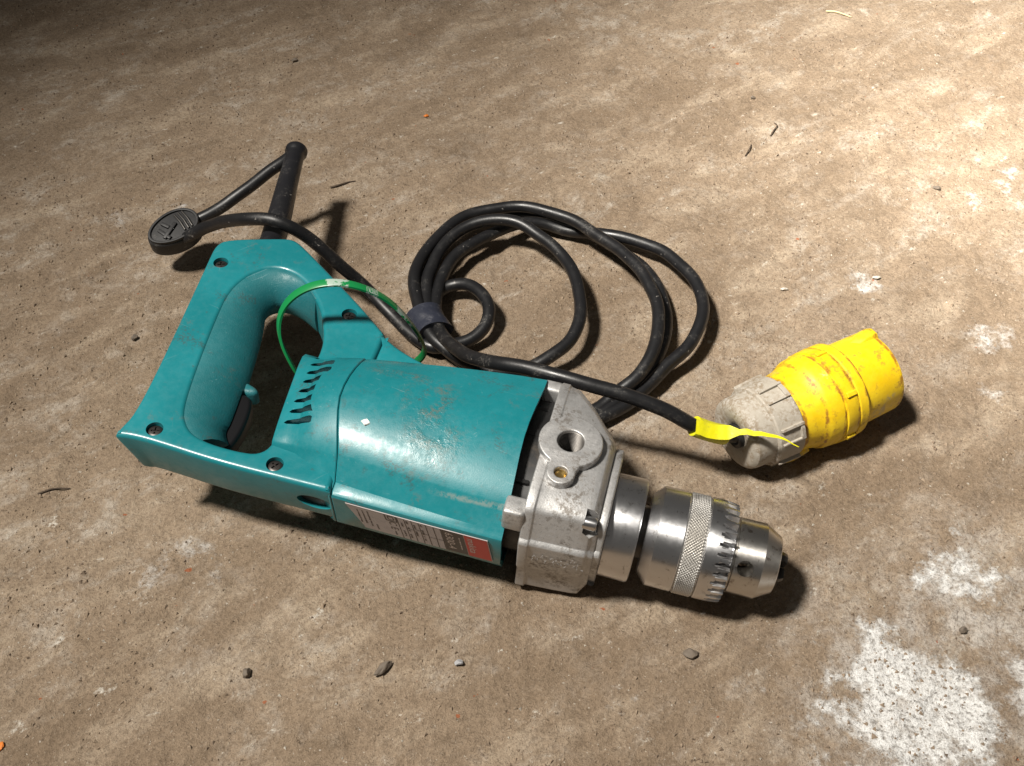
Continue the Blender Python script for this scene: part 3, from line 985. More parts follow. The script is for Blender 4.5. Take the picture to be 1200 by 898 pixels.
lathe_bm(bm, [(43.0, 16.6), (48.6, 16.6), (49.0, 17.5), (61.4, 17.5), (68.6, 13.3), (69.0, 12.6), (69.0, 5.2), (60, 5.0)], AX, (1, 0, 0), 96)
nm = from_bm(bm, scale=S)
cut = bmesh.new()
for k in range(3):
    a = math.radians(142 + 120 * k)
    d = Vector((0, math.cos(a), math.sin(a)))
    lathe_bm(cut, [(1.5, 3.7), (24, 3.7)], Vector(AX) + Vector((54.0, 0, 0)), d, 28)
bmesh.ops.scale(cut, vec=(S, S, S), verts=cut.verts)
nm = boolean(nm, cut)
link('nose', nm, M['nose_steel'], chuck, 24)
for k in range(3):
    a = math.radians(142 + 60 + 120 * k)
    bm = bmesh.new()
    R = Matrix.Translation(AX) @ Matrix.Rotation(a, 4, 'X')
    lp = []
    for s_, t_ in ((60, 0.0), (71.2, 0.0), (73.0, 1.0)):
        lp.append([R @ Vector((s_, q0, q1)) for q0, q1 in ((0.9, -0.6 + 0), (6.6 - t_, -2.6), (7.4 - t_, 0), (6.6 - t_, 2.6), (0.9, 0.6))])
    loft_bm(bm, lp)
    link('jaw', from_bm(bm, scale=S), M['dark_steel'], chuck, 0)

# --- rating sticker on the near wall
def wall_v(u):
    t = min(1, max(0, (u + 132) / 79.0))
    return -31.2 - 1.4 * (1 - (1 - t) ** 1.35) - 0.22
def wallpt(u, zr, off):
    """u along the wall, zr height from mid; print leans slightly"""
    return Vector((u + (11 - zr) * 0.14, wall_v(u) + (10.8 - zr) * 0.155 - off, ZM + zr))
def wall_poly(bm, pts, off):
    bm.faces.new([bm.verts.new(wallpt(u, z_, off)) for u, z_ in pts])
def wall_rect(bm, u0, u1, z0, z1, off):
    n = max(1, int(abs(u1 - u0) / 8))
    for i in range(n):
        a = u0 + (u1 - u0) * i / n
        b_ = u0 + (u1 - u0) * (i + 1) / n
        wall_poly(bm, [(a, z0), (b_, z0), (b_, z1), (a, z1)], off)
ZT, ZB = 10.2, -9.6
bm = bmesh.new()
top = [(-125.6 + i * 6.68, ZT) for i in range(11)]
bot = [(-125.6 + 5.5 + i * 6.13 , ZB) for i in range(11)]
lo_ = [bm.verts.new(wallpt(u, z_, 0.25)) for u, z_ in top]
hi_ = [bm.verts.new(wallpt(u, z_, 0.25)) for u, z_ in bot]
for i in range(10):
    bm.faces.new((lo_[i], lo_[i + 1], hi_[i + 1], hi_[i]))
r = bmesh.ops.extrude_face_region(bm, geom=bm.faces[:])
bmesh.ops.translate(bm, verts=[v for v in r['geom'] if isinstance(v, bmesh.types.BMVert)], vec=(0, 0.4, 0.05))
stk = link('rating_sticker', from_bm(bm, scale=S), M['sticker'], drill, 30)
def print_part(name, fn, mat):
    bm = bmesh.new()
    fn(bm)
    link(name, from_bm(bm, scale=S), mat, stk, 0)
def add_text(bm, s, size, u, zr, off, align='CENTER'):
    me = text_mesh(s, size, align)
    for p in me.polygons:
        bm.faces.new([bm.verts.new(wallpt(u + me.vertices[i].co.y, zr - me.vertices[i].co.x, off)) for i in p.vertices])
    bpy.data.meshes.remove(me)
def f_red(bm):
    wall_rect(bm, -70.0, -59.2, ZB + 0.2, ZT - 0.2, 0.30)
print_part('red_field', f_red, M['ink_red'])
def f_dark(bm):
    wall_rect(bm, -80.6, -70.3, ZB + 0.2, ZT - 0.2, 0.30)
print_part('dark_field', f_dark, M['ink_band'])
def f_lines(bm):
    for u in (-101.4, -98.0, -94.6, -91.2, -87.8, -84.2, -80.9):
        wall_rect(bm, u - 0.18, u + 0.18, ZB + 0.3, ZT - 0.2, 0.31)
    for u, z_ in ((-96.3, 1.5), (-92.9, 2.4), (-89.4, 0.6), (-86.0, -1.2), (-82.5, -1.0)):
        wall_rect(bm, u - 1.5, u + 1.5, z_ - 0.15, z_ + 0.15, 0.32)
    wall_rect(bm, -124.0, -60.0, ZT - 0.15, ZT + 0.05, 0.33)
    # double-square mark
    for a, w in ((2.6, 0.28), (1.3, 0.25)):
        for s1 in (-1, 1):
            wall_rect(bm, -104.6 - a, -104.6 + a, 7.4 + s1 * a - w, 7.4 + s1 * a + w, 0.30 + 0.01 * a)
            wall_rect(bm, -104.6 + s1 * a - w, -104.6 + s1 * a + w, 7.4 - a, 7.4 + a, 0.31 + 0.01 * a)
    add_text(bm, "C E", 5.2, -104.6, 0.6, 0.30)
    rl = random.Random(3)
    for u, z0, z1 in ((-120.6, 7.6, -3.0), (-118.2, 7.4, -4.6), (-115.8, 7.8, -5.6), (-113.2, -3.0, -6.8), (-104.6, -4.6, -7.2)):
        z_ = z0
        while z_ > z1:
            l = rl.uniform(0.5, 1.6)
            wall_rect(bm, u - rl.uniform(.25, .45), u + rl.uniform(.25, .45), z_ - l, z_, 0.30)
            z_ -= l + rl.uniform(.25, .6)
    for u in (-99.7, -96.9, -93.6, -90.2):
        z_ = 8.6
        while z_ > -6.4:
            l = rl.uniform(0.5, 1.4)
            if rl.random() < 0.6:
                wall_rect(bm, u - .45, u + .45, z_ - l, z_, 0.335)
            z_ -= l + rl.uniform(.25, .8)
print_part('fine_print', f_lines, M['ink'])
def f_pale(bm):
    add_text(bm, "makita", 5.2, -67.2, 1.2, 0.36)
    add_text(bm, "6300-4", 5.4, -77.4, 1.0, 0.36)
    rl = random.Random(9)
    for u in (-72.6,):
        z_ = 6
        while z_ > -5:
            l = rl.uniform(0.5, 1.4)
            wall_rect(bm, u - .3, u + .3, z_ - l, z_, 0.36)
            z_ -= l + rl.uniform(.3, .6)
print_part('pale_print', f_pale, M['ink_pale'])

# --- strain relief boot at the end of the grip
def dl(p):
    return DI @ (Vector(p) * S)
A = Vector((-226.5, 114, ZM))
B = Vector((-250.2, 219.5, ZM))
pth = catmull([A, A + (B - A) * 0.33 + Vector((0.6, 0, 0)), A + (B - A) * 0.7, B], 2.0)
bm = bmesh.new()
def bootr(t):
    if t < 0.30: return 7.2
    if t < 0.34: return 6.9
    if t > 0.945: return 6.9
    if t > 0.925: return 6.0
    return 7.2 - 1.6 * (t - 0.34) / 0.58
tube_bm(bm, pth, 6, 28, True, False, bootr)
boot = link('strain_relief', from_bm(bm, scale=S), M['boot'], drill, 40)
bm = bmesh.new()
x_, y_, z_ = frame_axis(B - A)
side = Vector((0.75, -0.2, 0.55)).normalized()
sp_ = [p + side * (bootr(i / (len(pth) - 1)) - 0.15) for i, p in enumerate(pth)][6:-4]
tube_bm(bm, sp_, 0.55, 8)
link('mould_line', from_bm(bm, scale=S), M['boot'], boot, 40)

# ------------------------------------------------------------------ power cord (world millimetres)
CORD = [(-135.7, 152.7, 50.0), (-139.3, 144.6, 50.0), (-157.6, 129.5, 43.0), (-175.0, 116.5, 36.0), (-188.4, 111.6, 30.0), (-201.7, 108.3, 26.0), (-213.7, 107.0, 23.0), (-217.2, 102.1, 21.0), (-212.1, 96.8, 20.0), (-199.7, 96.8, 24.0), (-183.5, 93.3, 36.0), (-165.9, 81.3, 50.0), (-149.9, 71.0, 60.0), (-135.7, 66.5, 63.0), (-126.3, 64.9, 60.0), (-113.4, 64.8, 49.0), (-96.8, 62.3, 30.0), (-85.5, 60.5, 17.0), (-72.2, 48.5, 9.0), (-58.3, 32.4, 6.5), (-44.0, 21.8, 6.0), (-32.8, 25.2, 6.0), (-24.1, 27.7, 7.0), (-15.8, 35.2, 10.0), (-13.0, 47.9, 13.0), (-18.7, 61.2, 13.0), (-29.2, 71.0, 11.0), (-40.1, 71.3, 8.0), (-47.9, 61.0, 7.0), (-48.1, 45.1, 6.0), (-41.8, 27.3, 6.0), (-24.0, 6.5, 5.0), (0.0, -13.0, 5.0), (23.2, -25.6, 5.0), (41.6, -26.8, 5.0), (50.2, -21.5, 6.0), (58.8, -14.4, 10.0), (68.1, -9.2, 14.0), (77.5, 5.8, 18.0), (82.6, 26.9, 20.0), (82.6, 49.4, 21.0), (73.6, 78.5, 20.0), (56.4, 104.9, 18.0), (36.1, 125.5, 17.0), (14.7, 137.2, 16.0), (-3.3, 140.3, 15.0), (-28.9, 133.7, 14.0), (-46.4, 112.3, 14.0), (-56.7, 87.9, 14.0), (-57.8, 64.6, 14.0), (-52.5, 42.4, 14.0), (-44.1, 23.0, 13.0), (-26.3, 7.0, 10.0), (-4.8, 1.0, 8.0), (9.5, 1.7, 10.0), (20.9, 6.8, 13.0), (32.2, 17.2, 16.0), (38.6, 36.1, 18.0), (39.5, 56.8, 19.0), (32.9, 82.0, 19.0), (20.9, 100.8, 20.0), (5.3, 115.0, 22.0), (-10.6, 119.2, 22.0), (-30.3, 114.9, 18.0), (-43.7, 100.4, 15.0), (-50.0, 78.8, 13.0), (-50.4, 57.0, 12.0), (-45.8, 36.7, 12.0), (-37.9, 21.5, 9.0), (-21.5, 4.2, 6.0), (2.3, -18.1, 5.0), (25.3, -31.7, 5.0), (46.1, -29.3, 5.0), (61.4, -14.6, 6.0), (73.2, -2.3, 6.0), (83.9, 16.7, 7.0), (89.6, 40.5, 7.0), (89.6, 66.3, 7.0), (80.0, 92.0, 7.0), (61.8, 112.5, 7.0), (39.5, 131.6, 6.0), (16.6, 140.4, 6.0), (-1.7, 142.1, 6.0), (-25.8, 134.2, 6.0), (-43.1, 114.5, 6.0), (-53.7, 92.4, 6.0), (-55.7, 71.2, 6.0), (-50.7, 47.3, 6.0), (-43.0, 30.4, 5.0), (-25.0, 7.8, 5.0), (2.3, -24.3, 5.0), (29.7, -36.5, 5.0), (58.0, -24.3, 5.0), (72.4, -10.4, 7.0), (86.1, 3.0, 10.0), (99.5, 15.5, 13.0), (109.0, 36.4, 15.0), (111.4, 56.0, 15.0), (106.4, 77.6, 14.0), (95.3, 98.3, 12.0), (77.2, 113.0, 10.0), (57.9, 121.4, 8.0), (36.5, 126.4, 6.0), (20.3, 132.6, 8.0), (2.2, 127.1, 11.0), (-16.1, 114.8, 12.0), (-33.2, 98.3, 12.0), (-41.4, 81.1, 11.0), (-45.0, 58.1, 11.0), (-42.8, 35.6, 13.0), (-36.0, 11.2, 22.0), (-24.9, -12.6, 36.0), (-10.9, -30.8, 49.0), (4.3, -40.8, 55.0), (19.8, -47.4, 57.0), (39.3, -53.9, 56.0), (60.1, -58.8, 52.0), (75.9, -61.8, 46.0), (90.5, -64.3, 38.0), (102.5, -63.0, 30.0), (113.5, -60.0, 25.0)]
cord = thing('coiled_power_cable', 'black rubber power cord coiled in loops behind the teal drill', 'cord', (-0.0, 0.06, 0))
cm = Vector((0, 60, 0))
path = relax(catmull(CORD, 2.2), 4)
path = [p + Vector((mnoise.noise(p * 0.045), mnoise.noise(p * 0.045 + Vector((9, 3, 5))), 0.5 * mnoise.noise(p * 0.05 + Vector((1, 7, 2))))) * 1.1 for p in path]
bm = bmesh.new()
tube_bm(bm, [p - cm for p in path], 3.75, 14)
link('cable', from_bm(bm, scale=S), M['rubber'], cord, 60)
# tape round the bundle
bm = bmesh.new()
c0 = Vector((-47.9, 36.3, 10.6)) - cm
ax = Vector((0.42, -0.90, 0.0)).normalized()
x_, y_, z_ = frame_axis(ax)
loops = []
for k in range(9):
    s_ = -9 + k * 2.25
    lp = []
    for i in range(40):
        a = 2 * math.pi * i / 40
        rx = 10.6 + 0.35 * math.sin(3 * a + k) + (0.4 if k in (0, 8) else 0)
        ry = 9.4 + 0.35 * math.sin(2 * a + 1.3 * k)
        lp.append(c0 + z_ * (s_ + 0.6 * math.sin(2 * a)) + x_ * math.cos(a) * rx + y_ * math.sin(a) * ry)
    loops.append(lp)
loft_bm(bm, loops)
link('tape_band', from_bm(bm, scale=S), M['tape'], cord, 40)

# ------------------------------------------------------------------ chuck key holder on the cord
holder = thing('chuck_key_holder', 'oval black rubber chuck key holder on cord behind the handle', 'key holder', (-0.2055, 0.1025, 0.0))
HM = Matrix.Translation((0, 0, 24.5)) @ Matrix.Rotation(math.radians(40), 4, 'Z') @ Matrix.Rotation(math.radians(14), 4, 'X') @ Matrix.Rotation(math.radians(-8), 4, 'Y')
def oval(a, b_, n=44):
    return [(a * math.cos(2 * math.pi * i / n), b_ * math.sin(2 * math.pi * i / n) * (1 + 0.10 * math.cos(2 * math.pi * i / n))) for i in range(n)]
def placed(me, mat, name, parent, sm=40):
    me.transform(Matrix.Scale(S, 4) @ HM @ Matrix.Scale(1 / S, 4))
    return link(name, me, mat, parent, sm)
placed(plate_mesh([oval(17.0, 11.6)], 6.5, 2.6, 0, 4), M['holder'], 'body', holder)
rim = plate_mesh([oval(16.2, 10.8), oval(14.5, 9.2)], 1.0, 0.4, 6.7, 2)
placed(rim, M['holder'], 'rim', holder)
bm = bmesh.new()
box_bm(bm, (-10, -1.2, 6.2), (3, 1.2, 8.0), Matrix.Rotation(0.5, 4, 'Z'))
box_bm(bm, (-2, -1.2, 6.2), (4, 1.2, 8.2), Matrix.Translation((-3, 2, 0)) @ Matrix.Rotation(2.0, 4, 'Z'))
box_bm(bm, (-1.2, -5, 6.2), (1.2, 5, 7.8), Matrix.Translation((-7, -2, 0)) @ Matrix.Rotation(0.3, 4, 'Z'))
placed(bevelled(from_bm(bm, scale=S), 0.0005), M['holder'], 'cross_web', holder)
for k in range(3):
    bm = bmesh.new()
    tube_bm(bm, [Vector((4.5 + k * 2.5, -6.5, 7.0)), Vector((5.0 + k * 2.5, 0, 7.6)), Vector((4.8 + k * 2.5, 6.5, 7.0))], 0.75, 10)
    placed(from_bm(bm, scale=S), M['dark_steel'], 'key_rib', holder)

# ------------------------------------------------------------------ green strap looped round the handle arm
STRAP = [(-109.2, -31.8, 38.0), (-114.7, -29.3, 53.0), (-117.8, -24.1, 63.0), (-115.7, -19.0, 73.0), (-108.9, -16.5, 81.0), (-98.8, -15.6, 87.0), (-86.0, -15.3, 89.0), (-73.9, -14.6, 85.0), (-62.4, -12.0, 74.0), (-53.5, -11.6, 60.0), (-48.6, -7.8, 44.0), (-47.6, 0.6, 24.0), (-57, 4, 9), (-72, -4, 5.5), (-90, -14, 6), (-103, -22, 14)]
def mat_strap():
    m, nt, b = new_mat('green_strap')
    uv = nt.nodes.new('ShaderNodeUVMap')
    sep = nt.nodes.new('ShaderNodeSeparateXYZ')
    nt.links.new(uv.outputs[0], sep.inputs[0])
    t = sep.outputs[0]
    oc = coords(nt)
    f = None
    for lo, hi, d in ((0.268, 0.310, 1.0), (0.425, 0.485, 1.0)):
        g = fmath(nt, 'MULTIPLY', ramp(nt, t, lo, lo + 0.004), ramp(nt, t, hi, hi + 0.004, 1, 0))
        f = g if f is None else fmath(nt, 'MAXIMUM', f, g)
    f = fmath(nt, 'MULTIPLY', f, ramp(nt, noise(nt, oc, 330, 3, 0.6), 0.42, 0.50))
    # letter-like strokes
    st = noise(nt, mapping(nt, uv.outputs[0], (420, 5, 1)), 1.0, 1, 0.5)
    g = fmath(nt, 'MULTIPLY', ramp(nt, t, 0.345, 0.347), ramp(nt, t, 0.372, 0.374, 1, 0))
    f = fmath(nt, 'MAXIMUM', f, fmath(nt, 'MULTIPLY', g, ramp(nt, st, 0.46, 0.52)))
    c = mix(nt, fmath(nt, 'MULTIPLY', f, 0.75), (0.005, 0.190, 0.050), (0.42, 0.48, 0.45))
    g2 = fmath(nt, 'MULTIPLY', ramp(nt, t, 0.515, 0.517), ramp(nt, t, 0.575, 0.577, 1, 0))
    c = mix(nt, fmath(nt, 'MULTIPLY', g2, ramp(nt, st, 0.54, 0.58, 0, 0.8)), c, (0.42, 0.40, 0.10))
    setin(nt, b.inputs['Base Color'], c)
    b.inputs['Roughness'].default_value = 0.36
    return m
sp3 = relax(catmull(STRAP, 1.6, True), 14, True)
cen = sum(sp3, Vector()) / len(sp3)
nn = Vector()
for i in range(len(sp3)):
    nn += (sp3[i] - cen).cross(sp3[(i + 1) % len(sp3)] - cen)
nn.normalize()
so = Vector((-80, -10, 0))
N = len(sp3)
vs, fs, uvs = [], [], []
for i in range(N + 1):
    p = sp3[i % N]
    t = (sp3[(i + 1) % N] - sp3[i - 1 if i < N else N - 1]).normalized()
    w = (nn - t * nn.dot(t)).normalized()
    rad = t.cross(w)
    if rad.dot(p - cen) < 0:
        rad = -rad
    for a, b_ in ((2.3, 0.55), (1.8, 0.8), (-1.8, 0.8), (-2.3, 0.55), (-2.3, -0.55), (-1.8, -0.8), (1.8, -0.8), (2.3, -0.55)):
        vs.append((p + w * a + rad * b_ - so) * S)
for i in range(N):
    for k in range(8):
        fs.append((i * 8 + k, i * 8 + (k + 1) % 8, (i + 1) * 8 + (k + 1) % 8, (i + 1) * 8 + k))
        uvs.append([(i / N, k / 8), (i / N, (k + 1) / 8), ((i + 1) / N, (k + 1) / 8), ((i + 1) / N, k / 8)])
sme = bpy.data.meshes.new('strap')
sme.from_pydata([tuple(v) for v in vs], [], fs)
ul = sme.uv_layers.new(name='UVMap')
for p, q in zip(sme.polygons, uvs):
    for li, c_ in zip(p.loop_indices, q):
        ul.data[li].uv = c_
sme.update()
strap = link('tag_strap', sme, mat_strap(), None, 40)
strap.location = so * S
tag(strap, 'thin green plastic strap with white print looped round handle arm', 'strap')

# ------------------------------------------------------------------ industrial plug
PA = Vector((113.4, -58.2, 22.8))
PB = Vector((193.2, -15.5, 25.5))
pax = (PB - PA).normalized()
PL = (PB - PA).length
plug = thing('cable_plug', 'yellow industrial plug with grey cable gland at the cord end', 'plug', (PA.x * S, PA.y * S, 0))
px_, py_, pz_ = frame_axis(pax)      # px_ horizontal, py_ upwards
def pl(s_, r_, a):
    a = math.radians(a)
    return Vector((0, 0, PA.z)) + pz_ * s_ + (px_ * math.cos(a) + py_ * math.sin(a)) * r_
def plug_lathe(name, prof, mat, parent, n=72, cap=True, rfun=None, sm=30):
    bm = bmesh.new()
    lathe_bm(bm, prof, (0, 0, PA.z), pax, n, cap, rfun)
    return link(name, from_bm(bm, scale=S), mat, parent, sm)
gl = plug_lathe('gland_nut', [(5.0, 6.2), (1.6, 6.6), (0.9, 7.6), (0.5, 9.0), (-0.3, 11.0), (-0.4, 15.4), (0.2, 17.2), (1.6, 18.7), (3.6, 19.3), (11.0, 19.7), (11.8, 19.7), (12.2, 21.0), (12.9, 21.6), (26.8, 22.1), (27.5, 21.7), (27.8, 19.0)], M['gland'], plug)
for k in range(6):
    a0 = 22 + k * 60
    for (s0, s1, da, db, hgt) in ((13.6, 26.8, -2.0, 2.0, 2.2), (24.4, 26.8, 1.8, 20, 1.7), (13.6, 26.8, 19.6, 22.4, 1.7)):
        bm = bmesh.new()
        lps = []
        for s_ in (s0, s1):
            rb = 21.0 + 0.7 * (s_ - 14) / 13
            nseg = 6
            lp = [pl(s_, rb - 0.5, a0 + da + (db - da) * i / nseg) for i in range(nseg + 1)] + [pl(s_, rb + hgt, a0 + da + (db - da) * i / nseg) for i in range(nseg, -1, -1)]
            lps.append(lp)
        loft_bm(bm, lps)
        link('grip_rib', bevelled(from_bm(bm, scale=S), 0.0003, 1), M['gland'], gl, 35)
plug_lathe('cable_seal', [(0.4, 4.0), (-0.9, 4.6), (-1.3, 5.6), (-0.9, 6.5), (2.0, 6.6)], M['holder'], gl, 40)
yb = plug_lathe('rear_body', [(27.6, 18.0), (27.9, 20.6), (30.0, 21.0), (36.0, 21.8), (39.5, 22.8), (42.0, 24.2), (43.6, 24.8), (49.0, 25.3), (50.2, 25.4), (50.6, 24.8), (51.4, 24.8), (51.8, 25.8), (58.0, 26.1), (59.0, 25.6), (59.4, 22.0)], M['yellow'], plug)
fb = plug_lathe('front_shroud', [(59.0, 21.0), (59.2, 25.0), (60.0, 25.9), (64.6, 25.9), (65.4, 25.4), (65.8, 23.6), (66.6, 22.9), (90.0, 22.4), (91.0, 22.1), (91.4, 21.4), (91.2, 20.0), (62.0, 19.6)], M['yellow'], plug)
# slots and clip on the flange
for a0 in (70, 130, 190, 250, 310, 10):
    bm = bmesh.new()
    lps = []
    for s_ in (52.6, 58.6):
        lps.append([pl(s_, 25.2, a0 + q) for q in (0, 3, 6)] + [pl(s_, 27.1, a0 + q) for q in (6, 3, 0)])
    loft_bm(bm, lps)
    link('clip_rib', bevelled(from_bm(bm, scale=S), 0.0004, 1), M['yellow'], yb, 35)
# keyway lug at the mouth
bm = bmesh.new()
lps = []
for s_, h_ in ((76.0, 22.2), (80.0, 23.8), (85.0, 25.4), (90.5, 25.8), (91.8, 25.2)):
    lps.append([pl(s_, 21.2, 66 + q) for q in (-13, -6, 0, 6, 13)] + [pl(s_, h_ - 0.08 * abs(q) * 1.6, 66 + q) for q in (10, 5, 0, -5, -10)])
loft_bm(bm, lps)
link('key_lug', bevelled(from_bm(bm, scale=S), 0.0005, 2), M['yellow'], fb, 35)
# latch tab below the gland
bm = bmesh.new()
lps = []
for s_, r0, r1 in ((21, 21.0, 23.0), (23, 20.5, 24.6), (28, 20.0, 25.2), (38, 20.0, 24.2)):
    lps.append([pl(s_, r0, 232 + q) for q in (-9, 0, 9)] + [pl(s_, r1, 232 + q) for q in (8, 0, -8)])
loft_bm(bm, lps)
link('latch_tab', bevelled(from_bm(bm, scale=S), 0.0006, 2), M['yellow'], yb, 35)
# pins inside the shroud
for k in range(3):
    bm = bmesh.new()
    c_ = [pl(0, 9, 90 + 120 * k)]
    lathe_bm(bm, [(60, 2.6), (84, 2.6), (86, 1.6)], pl(0, 9.5, 90 + 120 * k), pax, 20)
    link('pin', from_bm(bm, scale=S), M['brass'], fb, 35)

# ------------------------------------------------------------------ yellow tape flag folded round the cord end
flag = thing('tape_flag', 'bright yellow tape flag wrapped on the cord beside the plug gland', 'tape flag', (0.104, -0.0625, 0))
fo = Vector((104, -62.5, 0))
cpath = [p for p in path if 88.5 < p.x < 107 and p.y < -55 and p.z < 46]
bm = bmesh.new()
tube_bm(bm, [p - fo for p in cpath], 5.2, 20)
link('wrap', from_bm(bm, scale=S), M['label_yellow'], flag, 50)
# loose tail that sticks out past the gland
tail = catmull([(90, -68.6, 42.5), (97, -69.2, 39.8), (104, -69.0, 38.2), (110, -69.6, 38.8), (117, -71.0, 40.5), (125, -73.6, 41.5), (132, -76.5, 42.0), (138.5, -80.5, 41.0)], 1.5)
vs, fs = [], []
N = len(tail)
for i, p in enumerate(tail):
    k = i / (N - 1)
    p = p + Vector((0, 0.5 * mnoise.noise(p * 0.16), 0.9 * mnoise.noise(p * 0.21 + Vector((3, 1, 2)))))
    w = 7.6 if k < 0.34 else 7.6 - 4.6 * (k - 0.34) / 0.10 if k < 0.44 else 3.0 * (1 - (k - 0.44) / 0.56) + 0.5
    wd = Vector((0.08, 0.62, 0.40 - 0.5 * k)).normalized()
    for s_, o_ in ((-.5, 0), (.5, 0), (.5, .35), (-.5, .35)):
        vs.append((p + wd * w * s_ + Vector((0, -0.25, 0.35)) * (o_ / .35) - fo) * S)
for i in range(N - 1):
    for k in range(4):
        fs.append((i * 4 + k, i * 4 + (k + 1) % 4, i * 4 + 4 + (k + 1) % 4, i * 4 + 4 + k))
fs += [(3, 2, 1, 0), tuple(range((N - 1) * 4, N * 4))]
tme = bpy.data.meshes.new('tail')
tme.from_pydata([tuple(v) for v in vs], [], fs)
link('tail', tme, M['label_yellow'], flag, 40)

# ------------------------------------------------------------------ small things lying on the floor
def gz(x, y):
    return float(ground_h(np.array([x]), np.array([y]))[0])

def stone(name, label, cat, x, y, size, mat, seed, rot=0.0, group=None):
    r = random.Random(seed)
    bm = bmesh.new()
    bmesh.ops.create_icosphere(bm, subdivisions=3, radius=1)
    k = [Vector((r.uniform(-1, 1), r.uniform(-1, 1), r.uniform(-1, 1))).normalized() for _ in range(7)]
    h = [r.uniform(0.55, 0.9) for _ in range(7)]
    for v in bm.verts:
        p = v.co.copy()
        for d, q in zip(k, h):
            e_ = p.dot(d) - q
            if e_ > 0:
                p -= d * e_
        p *= 1 + 0.22 * mnoise.noise(p * 1.7 + Vector((seed * 3.1, 0, 0))) + 0.12 * mnoise.noise(p * 4.5 + Vector((0, seed * 2.3, 0)))
        v.co = Vector((p.x * size[0], p.y * size[1], p.z * size[2]))
    o = link(name, from_bm(bm, scale=S * 0.38), mat, None, 25)
    o.location = (x * S, y * S, gz(x * S, y * S) + size[2] * 0.36 * S)
    o.rotation_euler = (0, 0, rot)
    tag(o, label, cat, group)
    return o

G = 'loose stones on the floor'
stone('pebble', 'small dark pebble lying left of the teal handle grip', 'pebble', -221, 36, (6.0, 5.0, 4.5), M['pebble'], 1, 0.4, G)
stone('pebble', 'long dark stone chip below the rating sticker in the foreground', 'pebble', -58, -176, (13.5, 5.5, 4.5), M['pebble'], 2, 0.75, G)
stone('pebble', 'round brown pebble alone in the left foreground', 'pebble', -119, -178, (5.6, 6.4, 5.0), M['pebble'], 3, 0.2, G)
stone('pebble', 'crumbly grey-brown stone in front of the chuck', 'pebble', 81, -169, (9.5, 7.5, 4.0), M['pebble'], 4, 0.1, G)
stone('pebble', 'smooth light grey pebble in front of the gear case', 'pebble', -24, -173, (5.2, 4.6, 4.0), M['pebble_grey'], 5, 0.1, G)
stone('pebble', 'small dark pebble between the two white plaster spills', 'pebble', 209, -156, (5.0, 4.4, 4.0), M['pebble'], 6, 0.0, G)
stone('pebble', 'dark flat stone in the bright pool of light', 'pebble', 288, 181, (7.0, 5.0, 3.0), M['pebble'], 7, 0.0, G)
stone('pebble', 'pale shell-like chip on the floor behind the yellow plug', 'pebble', 226, 90, (7.0, 4.0, 3.0), M['pebble_pale'], 8, 0.2, G)
stone('pebble', 'small tan stone chip right of the cord loops', 'pebble', 167, 79, (6.0, 3.2, 2.6), M['pebble_pale'], 9, 0.0, G)
stone('pebble', 'tiny dark pebble far behind the cord coil', 'pebble', 181, 295, (5.0, 4.0, 3.5), M['pebble'], 12, 0.0, G)
stone('pebble', 'dark pebble near the shadowy far left of floor', 'pebble', -170, 345, (6.5, 5.0, 4.0), M['pebble'], 13, 0.0, G)
stone('rust_flake', 'rusty red-brown flake on the floor behind the strain relief', 'flake', -63, 268, (5.0, 4.0, 2.4), M['orange'], 10, 0.3)
stone('orange_chip', 'bright orange chip at the bottom left edge', 'chip', -218.5, -212, (4.0, 6.0, 2.4), M['orange'], 11, 0.3)

def twig(name, label, pts, r, mat, group=None):
    o0 = Vector((pts[0][0], pts[0][1], 0))
    p3 = [Vector((x, y, gz(x * S, y * S) * 1000 + h)) - o0 for x, y, h in pts]
    bm = bmesh.new()
    tube_bm(bm, catmull(p3, 1.5), r, 7, rf=lambda t: r * (1 - 0.45 * t))
    o = link(name, from_bm(bm, scale=S), mat, None, 50)
    o.location = o0 * S
    tag(o, label, name.replace('_', ' '), group)

twig('twig', 'short dark twig lying right of the strain relief', [(-123, 181, .6), (-118, 183, 1.2), (-112, 187, .8), (-107, 188.5, .5)], 0.75, M['twig'], 'twigs on the floor')
twig('twig', 'curled dark twig behind the cord coil in lit area', [(186, 244, .6), (189, 249, 1.5), (192, 254, 1.4), (191, 259, .7)], 0.55, M['twig'], 'twigs on the floor')
twig('twig', 'two-pointed dark splinter in front of the curled twig', [(164, 219, .6), (168, 226, 1.8), (170, 232, .8)], 0.55, M['twig'], 'twigs on the floor')
twig('twig', 'fine dark twig at the left edge below the handle', [(-243, -78, .6), (-236, -75, 1.0), (-228, -73.5, .5)], 0.6, M['twig'], 'twigs on the floor')
twig('straw', 'pale straw stem in the bright far right corner', [(262, 424, .8), (270, 421, 1.2), (281, 415, .8)], 0.8, M['straw'])

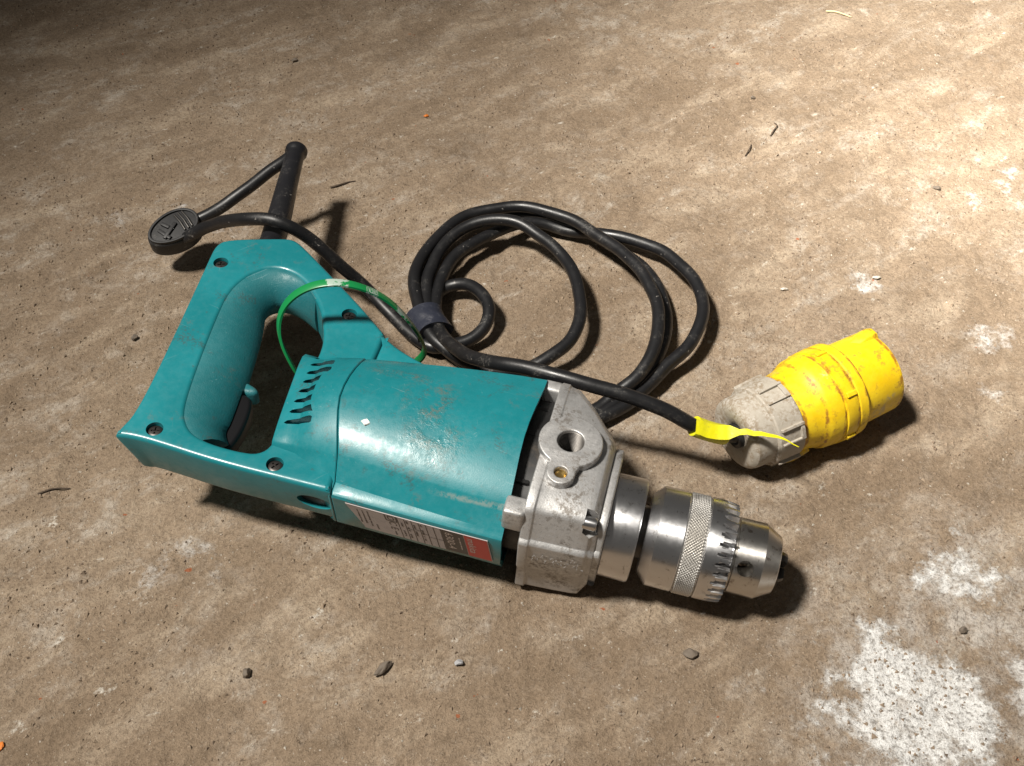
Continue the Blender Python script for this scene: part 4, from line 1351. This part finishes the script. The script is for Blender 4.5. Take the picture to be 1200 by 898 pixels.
# ------------------------------------------------------------------ grit: thousands of loose grains, one mass
def grit(n, smin, smax, name, label, mat, seed, xr, yr):
    r = np.random.default_rng(seed)
    base = np.array([[1, 0, -.3], [-.5, .87, -.3], [-.5, -.87, -.3], [.35, .2, .8], [-.3, .15, .75]])
    tri = [(0, 1, 3), (1, 4, 3), (1, 2, 4), (2, 0, 3), (2, 3, 4), (0, 2, 1)]
    X = r.uniform(*xr, n)
    Y = r.uniform(*yr, n)
    clump = vnoise(X * 22 + 60, Y * 22 + 60, seed + 1) * 0.6 + vnoise(X * 70 + 60, Y * 70 + 60, seed + 2) * 0.4
    keep = clump > r.uniform(0.25, 0.68, n)
    X, Y = X[keep], Y[keep]
    n = len(X)
    s = smin + (smax - smin) * r.random(n) ** 3
    a = r.uniform(0, 6.28, n)
    b = base[None] * r.uniform(0.6, 1.25, (n, 5, 3))
    ca, sa = np.cos(a)[:, None], np.sin(a)[:, None]
    vx = (b[..., 0] * ca - b[..., 1] * sa) * s[:, None] + X[:, None]
    vy = (b[..., 0] * sa + b[..., 1] * ca) * s[:, None] + Y[:, None]
    vz = b[..., 2] * s[:, None] * 0.8 + ground_h(X, Y)[:, None] + s[:, None] * 0.15
    V = np.stack([vx, vy, vz], -1).reshape(-1, 3)
    T = (np.arange(n)[:, None, None] * 5 + np.array(tri)[None]).reshape(-1, 3)
    me = bpy.data.meshes.new(name)
    me.vertices.add(len(V))
    me.vertices.foreach_set('co', V.astype(np.float32).ravel())
    me.loops.add(T.size)
    me.loops.foreach_set('vertex_index', T.astype(np.int32).ravel())
    me.polygons.add(len(T))
    me.polygons.foreach_set('loop_start', np.arange(0, T.size, 3, dtype=np.int32))
    me.update(calc_edges=True)
    o = link(name, me, mat, None, 0)
    o['kind'] = 'stuff'
    o['label'] = label
    return o

grit(70000, 0.0003, 0.0016, 'grit', 'brown grit and dust scattered over the concrete floor', M['grit'], 21, (-0.5, 0.5), (-0.26, 0.56))
grit(4500, 0.00025, 0.0011, 'pale_grit', 'pale mortar grains scattered over the concrete floor', M['pebble_pale'], 31, (-0.5, 0.5), (-0.26, 0.56))
grit(7000, 0.0003, 0.0012, 'dark_grit', 'dark crumbs of dirt scattered over the concrete floor', M['crumb'], 41, (-0.5, 0.5), (-0.26, 0.56))
